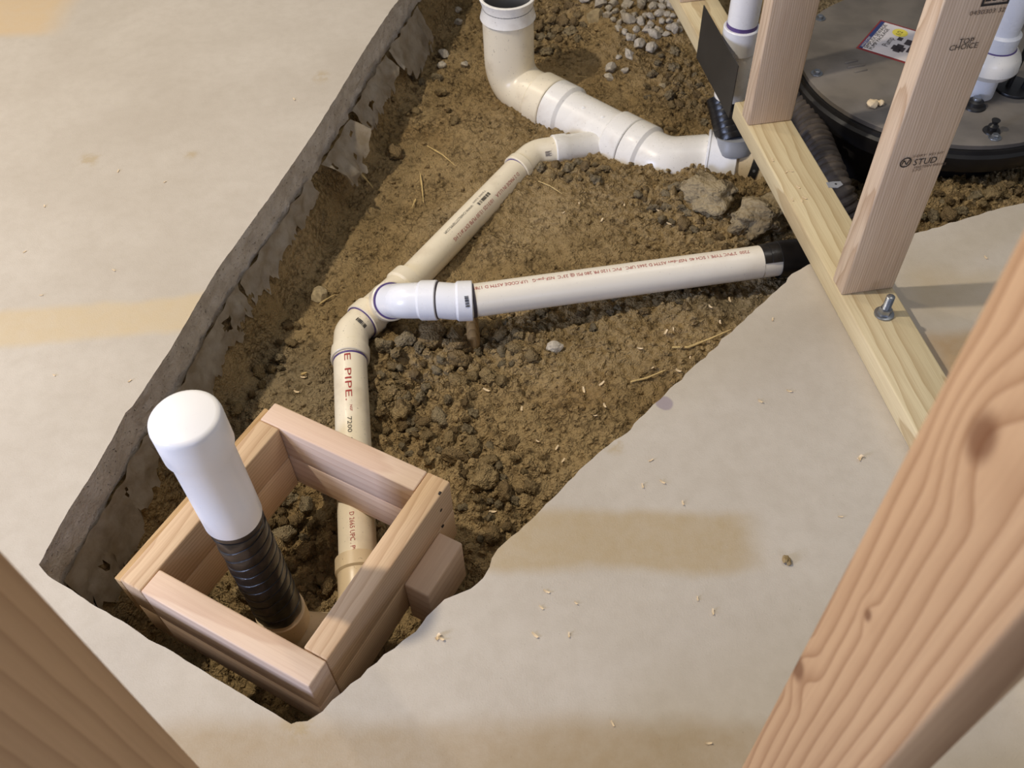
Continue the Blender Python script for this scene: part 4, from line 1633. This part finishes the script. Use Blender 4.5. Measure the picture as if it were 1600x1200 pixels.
def scatter(poly, n, r0, r1, meshes, name, label, cat, group, sink=0.25, gap=0.9, power=1.6):
    xs = [q[0] for q in poly]
    ys = [q[1] for q in poly]
    done = []
    tries = 0
    while len(done) < n and tries < n * 40:
        tries += 1
        x, y = rd.uniform(min(xs), max(xs)), rd.uniform(min(ys), max(ys))
        if not inpoly(x, y, poly):
            continue
        rr = r0 + (r1 - r0) * rd.random() ** power
        if any((x - a) ** 2 + (y - b) ** 2 < (gap * (rr + c)) ** 2 for a, b, c in done):
            continue
        done.append((x, y, rr))
        p = on_soil(x, y)
        me_ = rd.choice(meshes)
        mn = me_.materials[0].name
        size = 'large' if rr > r0 + 0.55 * (r1 - r0) else 'small' if rr < r0 + 0.2 * (r1 - r0) else 'middling'
        tone = {'clod_brown': 'brown', 'clod_dark': 'dark', 'clod_greyish': 'greyish', 'grey_stone': 'grey', 'tan_stone': 'tan'}[mn]
        PILED.append((put(me_, name, p, px_size(rr, p), label, cat, group, sink, rd.uniform(1.0, 1.35)), x, y, size, tone, label, group))


# single clods and stones one can point to
def one(px, py, rr, me, name, label, cat, sink=0.25, stretch=1.15, rot=None):
    p = on_soil(px, py)
    return put(me, name, p, px_size(rr, p), label, cat, None, sink, stretch, rot)


one(757, 752, 22, CL[0], 'soil_clod', 'flat round tan clod just right of the lumber box corner', 'clod', 0.2)
one(1108, 312, 36, CL[2], 'soil_clod', 'big crumbly clod under the large white coupling', 'clod', 0.3)
one(1192, 345, 44, CL[5], 'soil_clod', 'biggest grey clod beside the sill plate above the ivory pipe', 'clod', 0.35)
one(672, 532, 24, CL[4], 'soil_clod', 'broad brown clod below the bright white street elbow', 'clod', 0.3)
one(718, 545, 19, CL[1], 'soil_clod', 'dark clod touching the wooden stub under the barcode elbow', 'clod', 0.3)
one(716, 566, 17, CL[7], 'soil_clod', 'rounded ochre clod below the wooden stub', 'clod', 0.25)
one(868, 546, 13, ST[1], 'stone', 'pale angular stone below the middle of the ivory pipe', 'stone', 0.2)
one(628, 646, 17, CL[3], 'soil_clod', 'tan clod with wood splinter right of the lettering PIPE', 'clod', 0.3)
one(498, 462 - 120, 15, CL[6], 'soil_clod', 'clod at the foot of the left trench wall', 'clod', 0.3)
one(445, 838, 17, CL[8], 'soil_clod', 'sunlit clod inside the lumber box beside the standpipe', 'clod', 0.2)
one(396, 925, 20, CL[0], 'soil_clod', 'crumbly clod low inside the lumber box left of standpipe', 'clod', 0.2)
one(513, 920, 12, CL[4], 'soil_clod', 'small clod inside the box left of the buried pipe hub', 'clod', 0.2)
one(618, 242, 14, CL[1], 'soil_clod', 'lumpy clod near the leaf shaped plastic flap', 'clod', 0.25)
one(500, 465, 14, TS[0], 'stone', 'tan stone in shade at the left trench wall', 'stone', 0.25)
one(693, 88, 10, ST[0], 'stone', 'pale pebble topmost beside the large upright elbow', 'stone', 0.15)
one(726, 104, 8, ST[2], 'stone', 'small square pebble left of the large upright elbow', 'stone', 0.15)
one(690, 104, 7, ST[3], 'stone', 'grey pebble below the topmost pebble by the elbow', 'stone', 0.15)
one(716, 18, 7, ST[4], 'stone', 'long pebble beside the open socket', 'stone', 0.15)
one(716, 38, 7, ST[5], 'stone', 'round pebble in shade below the open socket rim', 'stone', 0.15)
one(929, 32, 15, TS[1], 'stone', 'flat tan stone at the shadow edge of the gravel', 'stone', 0.2)
one(954, 111, 11, ST[1], 'stone', 'grey stone leaning on a smaller one below the gravel', 'stone', 0.15)
one(951, 124, 8, ST[2], 'stone', 'smaller brownish stone under the leaning grey stone', 'stone', 0.15)
one(976, 114, 7, ST[3], 'stone', 'lone round pebble right of the leaning grey stone', 'stone', 0.15)
one(967, 92, 6, ST[4], 'stone', 'small triangular pebble below the gravel', 'stone', 0.15)
one(982, 88, 9, ST[5], 'stone', 'upright oblong pebble below the gravel', 'stone', 0.15, 1.4)
one(999, 73, 11, ST[0], 'stone', 'greenish grey oblong stone at the gravel foot', 'stone', 0.15, 1.4)
one(1018, 78, 11, ST[1], 'stone', 'wide pale stone at the gravel foot', 'stone', 0.15)
one(1055, 50, 12, ST[2], 'stone', 'long flat grey stone against the far sill plate', 'stone', 0.15, 1.6)
one(1036, 136, 6, TS[2], 'stone', 'lone tan pebble left of the black taped riser', 'stone', 0.15)
one(1023, 60, 11, ST[3], 'stone', 'rounded white stone in the middle of the gravel foot', 'stone', 0.12)
one(982, 60, 7, ST[4], 'stone', 'round pebble at the left of the gravel foot', 'stone', 0.12)

scatter([(905, 0), (960, 5), (1000, 12), (1045, 2), (1075, 45), (1040, 58), (1010, 52), (985, 66), (960, 44), (930, 20)], 56, 6, 13, ST, 'stone', 'grey gravel stone in the heap against the far sill plate', 'stone', 'gravel heap by the far sill plate', 0.12, 0.75)
scatter([(975, -40), (1040, -40), (1050, 0), (1000, 14), (970, 10)], 22, 6, 13, ST, 'stone', 'larger grey stone at the top of the gravel heap', 'stone', 'large stones topping the gravel heap', 0.12, 0.75)
scatter([(820, 20), (905, 10), (915, 60), (880, 70), (845, 100), (830, 70)], 24, 6, 11, CL[:6], 'soil_clod', 'dark clod in the shade behind the large upright elbow', 'clod', 'clods behind the upright elbow', 0.2, 0.85)
scatter([(1020, 90), (1080, 70), (1115, 140), (1110, 195), (1030, 215), (990, 190), (1010, 140)], 30, 5, 9, CL, 'soil_clod', 'small clod on the slope left of the black taped riser', 'clod', 'clods left of the black riser', 0.25, 0.85)
scatter([(600, 540), (650, 520), (730, 505), (830, 520), (850, 560), (760, 610), (740, 720), (700, 720), (650, 690), (590, 600)], 58, 6, 16, CL, 'soil_clod', 'crumbled soil clod between lower pipe and ivory pipe', 'clod', 'clods between the lower and ivory pipes', 0.28, 0.9)
scatter([(705, 700), (800, 690), (850, 760), (800, 820), (760, 850), (730, 830)], 26, 6, 14, CL, 'soil_clod', 'soil clod between the lumber box and the right slab edge', 'clod', 'clods right of the lumber box', 0.28, 0.9)
scatter([(590, 610), (630, 600), (700, 740), (660, 730), (600, 700)], 18, 5, 12, CL, 'soil_clod', 'soil clod along the right side of the lettered lower pipe', 'clod', 'clods beside the lettered pipe', 0.28, 0.9)
scatter([(985, 295), (1060, 285), (1080, 340), (1190, 390), (1120, 392), (1000, 330)], 26, 5, 11, CL, 'soil_clod', 'clod between the large white elbow and the ivory pipe', 'clod', 'clods below the large elbow', 0.28, 0.9)
scatter([(840, 260), (900, 252), (960, 265), (940, 285), (860, 280)], 14, 5, 9, CL, 'soil_clod', 'clod along the underside of the main drain wye branch', 'clod', 'clods under the wye branch', 0.25, 0.85)
scatter([(750, 490), (900, 475), (1200, 435), (1190, 460), (1050, 490), (900, 520), (800, 530)], 28, 5, 10, CL, 'soil_clod', 'clod lying along the lower side of the ivory pipe', 'clod', 'clods under the ivory pipe', 0.25, 0.85)
scatter([(400, 870), (440, 780), (520, 760), (530, 940), (480, 950)], 20, 7, 15, CL, 'soil_clod', 'shaded clod on the pit bottom inside the lumber box', 'clod', 'clods in the lumber box', 0.2, 0.85)
scatter([(300, 690), (345, 640), (420, 560), (470, 480), (485, 500), (440, 580), (380, 640), (330, 720)], 16, 5, 11, CL, 'soil_clod', 'shaded clod at the foot of the left trench wall', 'clod', 'clods along the left trench wall', 0.25, 0.9)
scatter([(1400, 335), (1500, 290), (1600, 262), (1600, 310), (1440, 352)], 26, 6, 13, CL[1::2], 'soil_clod', 'dark clod between the basin and the right slab', 'clod', 'clods beside the basin', 0.25, 0.85)
scatter([(1320, 300), (1350, 260), (1362, 310), (1340, 350), (1318, 330)], 9, 7, 14, CL[1::2], 'soil_clod', 'shaded clod between ribbed hose and the stamped stud', 'clod', 'clods behind the sill plate', 0.2, 0.85)
scatter([(640, 110), (700, 130), (730, 190), (660, 200), (620, 170)], 8, 5, 9, CL, 'soil_clod', 'clod scattered left of the large upright elbow', 'clod', 'clods left of the upright elbow', 0.25, 1.2)

seen_labels = {}
for o, x, y, size, tone, label, group in PILED:
    noun = 'clod' if 'clod' in o.name else 'gravel stone'
    l = size + ' ' + tone + ' ' + noun + ' ' + where(x, y)
    o['label'] = l
    seen_labels.setdefault(l, []).append(o)
for l, os_ in seen_labels.items():
    os_.sort(key=lambda o: seen(o.location)[1])
    for k, o in enumerate(os_):
        if len(os_) > 1:
            o['label'] = l + place_words(k, len(os_))

# crumbs nobody could count
bm = bmesh.new()
base = bmesh.new()
bmesh.ops.create_icosphere(base, subdivisions=1, radius=1)
bv = [v.co.copy() for v in base.verts]
bf = [tuple(v.index for v in f.verts) for f in base.faces]
base.free()
vs, fs = [], []
rnd = np.random.default_rng(4)
cand = np.argwhere(SD > 0.004)
w = np.clip(Rr[SD > 0.004], 0.12, 1) ** 1.3
w /= w.sum()
for k in rnd.choice(len(cand), 17000, p=w):
    i, j = cand[k]
    x, y, z = X[i, j] + rnd.uniform(-.003, .003), Y[i, j] + rnd.uniform(-.003, .003), H[i, j]
    s = 0.0012 + 0.0062 * rnd.random() ** 3.0
    Rm = Matrix.Rotation(rnd.uniform(0, 6.28), 3, 'Z') @ Matrix.Rotation(rnd.uniform(-1, 1), 3, 'X')
    b = len(vs)
    sc = Vector((s * rnd.uniform(.8, 1.4), s, s * rnd.uniform(.6, 1)))
    for q in bv:
        qq = Rm @ Vector((q.x * sc.x, q.y * sc.y, q.z * sc.z)) * rnd.uniform(.75, 1.2)
        vs.append((x + qq.x, y + qq.y, z + s * .05 + qq.z))
    fs += [tuple(b + m for m in f) for f in bf]
bm.free()
me = bpy.data.meshes.new('soil_crumbs')
me.from_pydata(vs, [], fs)
me.materials.append(M_SOIL)
o = bpy.data.objects.new('soil_crumbs', me)
COL.objects.link(o)
o.parent = go
o['kind'] = 'stuff'

# ------------------------------------------------------------------ stub of wood, straw, shavings, debris
p = on_soil(741, 545)
bm = bmesh.new()
sweep(bm, [p + Vector((0, 0, -.01)), p + Vector((-.002, .045, .055))], [(0, .011), (.02, .013), (.06, .0115), (.071, .010)], 9, wob=.002)
tag(obj('wood_stub', bm, wood('stub_wood', (178, 144, 92), (110, 82, 48), ring=1200), None, 0.9), 'rough wooden stub propping the barcode elbow', 'wood piece')


def stalk(pts, rad, label, mat=M_STRAW):
    P_ = [on_soil(*q) + Vector((0, 0, 0.0055)) for q in pts]
    bm = bmesh.new()
    L = plen(P_)
    rad *= 1.12
    sweep(bm, P_, [(0, rad * .7), (L * .3, rad), (L, rad * .35)], 7)
    tag(obj('straw_stalk', bm, mat), label, 'straw')


stalk([(668, 231), (692, 245), (713, 263)], .0016, 'pale straw stalk lying above the upper pipe')
stalk([(657, 274), (660, 296), (662, 320)], .0017, 'straw stalk pointing down towards the upper pipe')
stalk([(650, 314), (644, 328)], .0018, 'short straw bit beside the pointing stalk')
stalk([(841, 286), (860, 294), (878, 306)], .0012, 'thin straw right of the upper pipe mouth')
stalk([(1050, 546), (1075, 546), (1110, 532), (1142, 518)], .0022, 'long pale root leaning on the right slab edge')
stalk([(985, 600), (1010, 594), (1040, 581)], .0020, 'pale splinter lying beside the right slab edge')
stalk([(500, 478), (512, 470), (524, 463)], .0018, 'grey twig near the wye left hub')
stalk([(472, 588), (480, 585)], .0026, 'orange splinter on smooth soil left of the lower pipe')
stalk([(560, 270), (572, 283), (583, 296)], .0024, 'brown straw in shade at the left trench wall')
stalk([(899, 122), (917, 123)], .0008, 'hair thin straw behind the main drain')


SHV = []


def shaving(name, p, size, label, cat, curl=2.2, group=None, mat=M_SHAV, rz=None):
    bm = bmesh.new()
    n = 9
    rz = rd.uniform(0, 6.28) if rz is None else rz
    R = Matrix.Rotation(rz, 3, 'Z')
    rows = []
    for k in range(n):
        a = (k / (n - 1) - 0.5) * curl
        c = Vector((math.sin(a) * size / max(curl, .4), 0, (1 - math.cos(a)) * size / max(curl, .4) * 0.8))
        wd = size * 0.16 * (1 - 0.7 * abs(k / (n - 1) - 0.5))
        rows.append([bm.verts.new(p + R @ (c + Vector((0, s * wd + 0.1 * size * math.sin(a * 2), .0006 + (.0008 if q else 0))))) for s, q in ((-1, 0), (1, 0), (1, 1), (-1, 1))])
    for A, B in zip(rows, rows[1:]):
        for j in range(4):
            bm.faces.new((A[j], A[(j + 1) % 4], B[(j + 1) % 4], B[j]))
    bm.faces.new(rows[0][::-1])
    bm.faces.new(rows[-1])
    o = tag(obj(name, bm, mat, None, None), label, cat, group)
    if group:
        SHV.append((o, label.split(' scattered')[0].split(' littering')[0].split(' lying')[0].split(' on the')[0], *seen(p)))
    return o


shaving('wood_shaving', at(1343, 717), .016, 'curled shaving on the slab left of the near stud', 'shaving', 3.2, rz=.5)
shaving('wood_shaving', at(684, 996), .016, 'pinkish shaving on the slab beside the broken edge near the box', 'shaving', 3.6, rz=.6)
shaving('wood_shaving', at(690, 999), .011, 'small curl touching the pinkish shaving near the box', 'shaving', 2.6, rz=2.2)
for q in ((1017, 720), (1035, 754), (1004, 760), (1067, 787), (1188, 628), (854, 925), (846, 950), (889, 993), (836, 993), (1107, 1162), (957, 1131), (1233, 612), (1313, 808), (1090, 936), (1114, 957), (900, 943), (1207, 500), (1540, 403)):
    shaving('wood_shaving', at(*q), rd.uniform(.006, .011), 'tiny pale wood shaving scattered on the right slab', 'shaving', rd.uniform(.8, 2.4), 'shavings on the right slab')
for q in ((178, 423), (65, 462), (39, 394), (70, 323), (258, 285), (185, 268), (85, 587), (203, 596), (460, 156)):
    shaving('wood_shaving', at(*q), rd.uniform(.006, .010), 'tiny pale shaving speck on the left slab', 'shaving', rd.uniform(.8, 2.0), 'shavings on the left slab')
for q in ((1078, 560), (1085, 505), (1140, 470), (1110, 480), (1052, 515), (1040, 520), (1125, 505), (1150, 455), (1095, 455), (1000, 545), (1020, 575), (1060, 580), (930, 650), (945, 635), (870, 700), (880, 720), (912, 610), (940, 600), (815, 640), (840, 690), (770, 800), (742, 770),
          (1030, 330), (1045, 350), (905, 320), (880, 333), (940, 345), (975, 320), (475, 590), (464, 613), (760, 610), (605, 616)):
    p = on_soil(*q, .002)
    shaving('wood_shaving', p, rd.uniform(.007, .014), 'pale wood shaving littering the trench soil', 'shaving', rd.uniform(.6, 2.6), 'shavings on the trench soil')
for q in ((1207, 251), (1236, 268), (1247, 293), (1257, 310), (1253, 314), (1228, 270), (1238, 313)):
    shaving('wood_shaving', at(*q, SILL_T), rd.uniform(.006, .010), 'sawdust curl lying on the sill plate between the studs', 'shaving', rd.uniform(.8, 2.4), 'curls on the sill plate')
byl = {}
for o, l, x, y in SHV:
    l = l + ' ' + where(x, y)
    byl.setdefault(l, []).append(o)
    o['label'] = l
for l, os_ in byl.items():
    if len(os_) > 1:
        os_.sort(key=lambda o: seen(o.location)[1])
        for k, o in enumerate(os_):
            o['label'] = l + place_words(k, len(os_))
# dirt crumb on the slab
bm = bmesh.new()
for k in range(7):
    c = at(1227 + rd.uniform(-7, 7), 873 + rd.uniform(-7, 7), rd.uniform(.002, .005))
    t = bmesh.ops.create_icosphere(bm, subdivisions=2, radius=rd.uniform(.0025, .0048))
    for v in t['verts']:
        v.co = v.co * (1 + .4 * noise.noise(v.co * 400 + Vector((k, 0, 0)))) + c
tag(obj('dirt_crumb', bm, M_CLOD[0]), 'ochre crumb of dirt on the open right slab', 'dirt crumb')
# chip on the basin lid
bm = bmesh.new()
c = at(1368, 166, LZ)
for k, (dx, s) in enumerate(((-.008, .011), (.010, .008), (.002, .007))):
    t = bmesh.ops.create_icosphere(bm, subdivisions=2, radius=s)
    for v in t['verts']:
        v.co = v.co * (1 + .35 * noise.noise(v.co * 150 + Vector((k, 5, 0))))
        v.co.z = v.co.z * .7
        v.co += c + Vector((dx, .004 * k, s * .6))
tag(obj('wood_chip', bm, M_SHAV), 'pale chip lying on the black basin lid', 'wood chip')
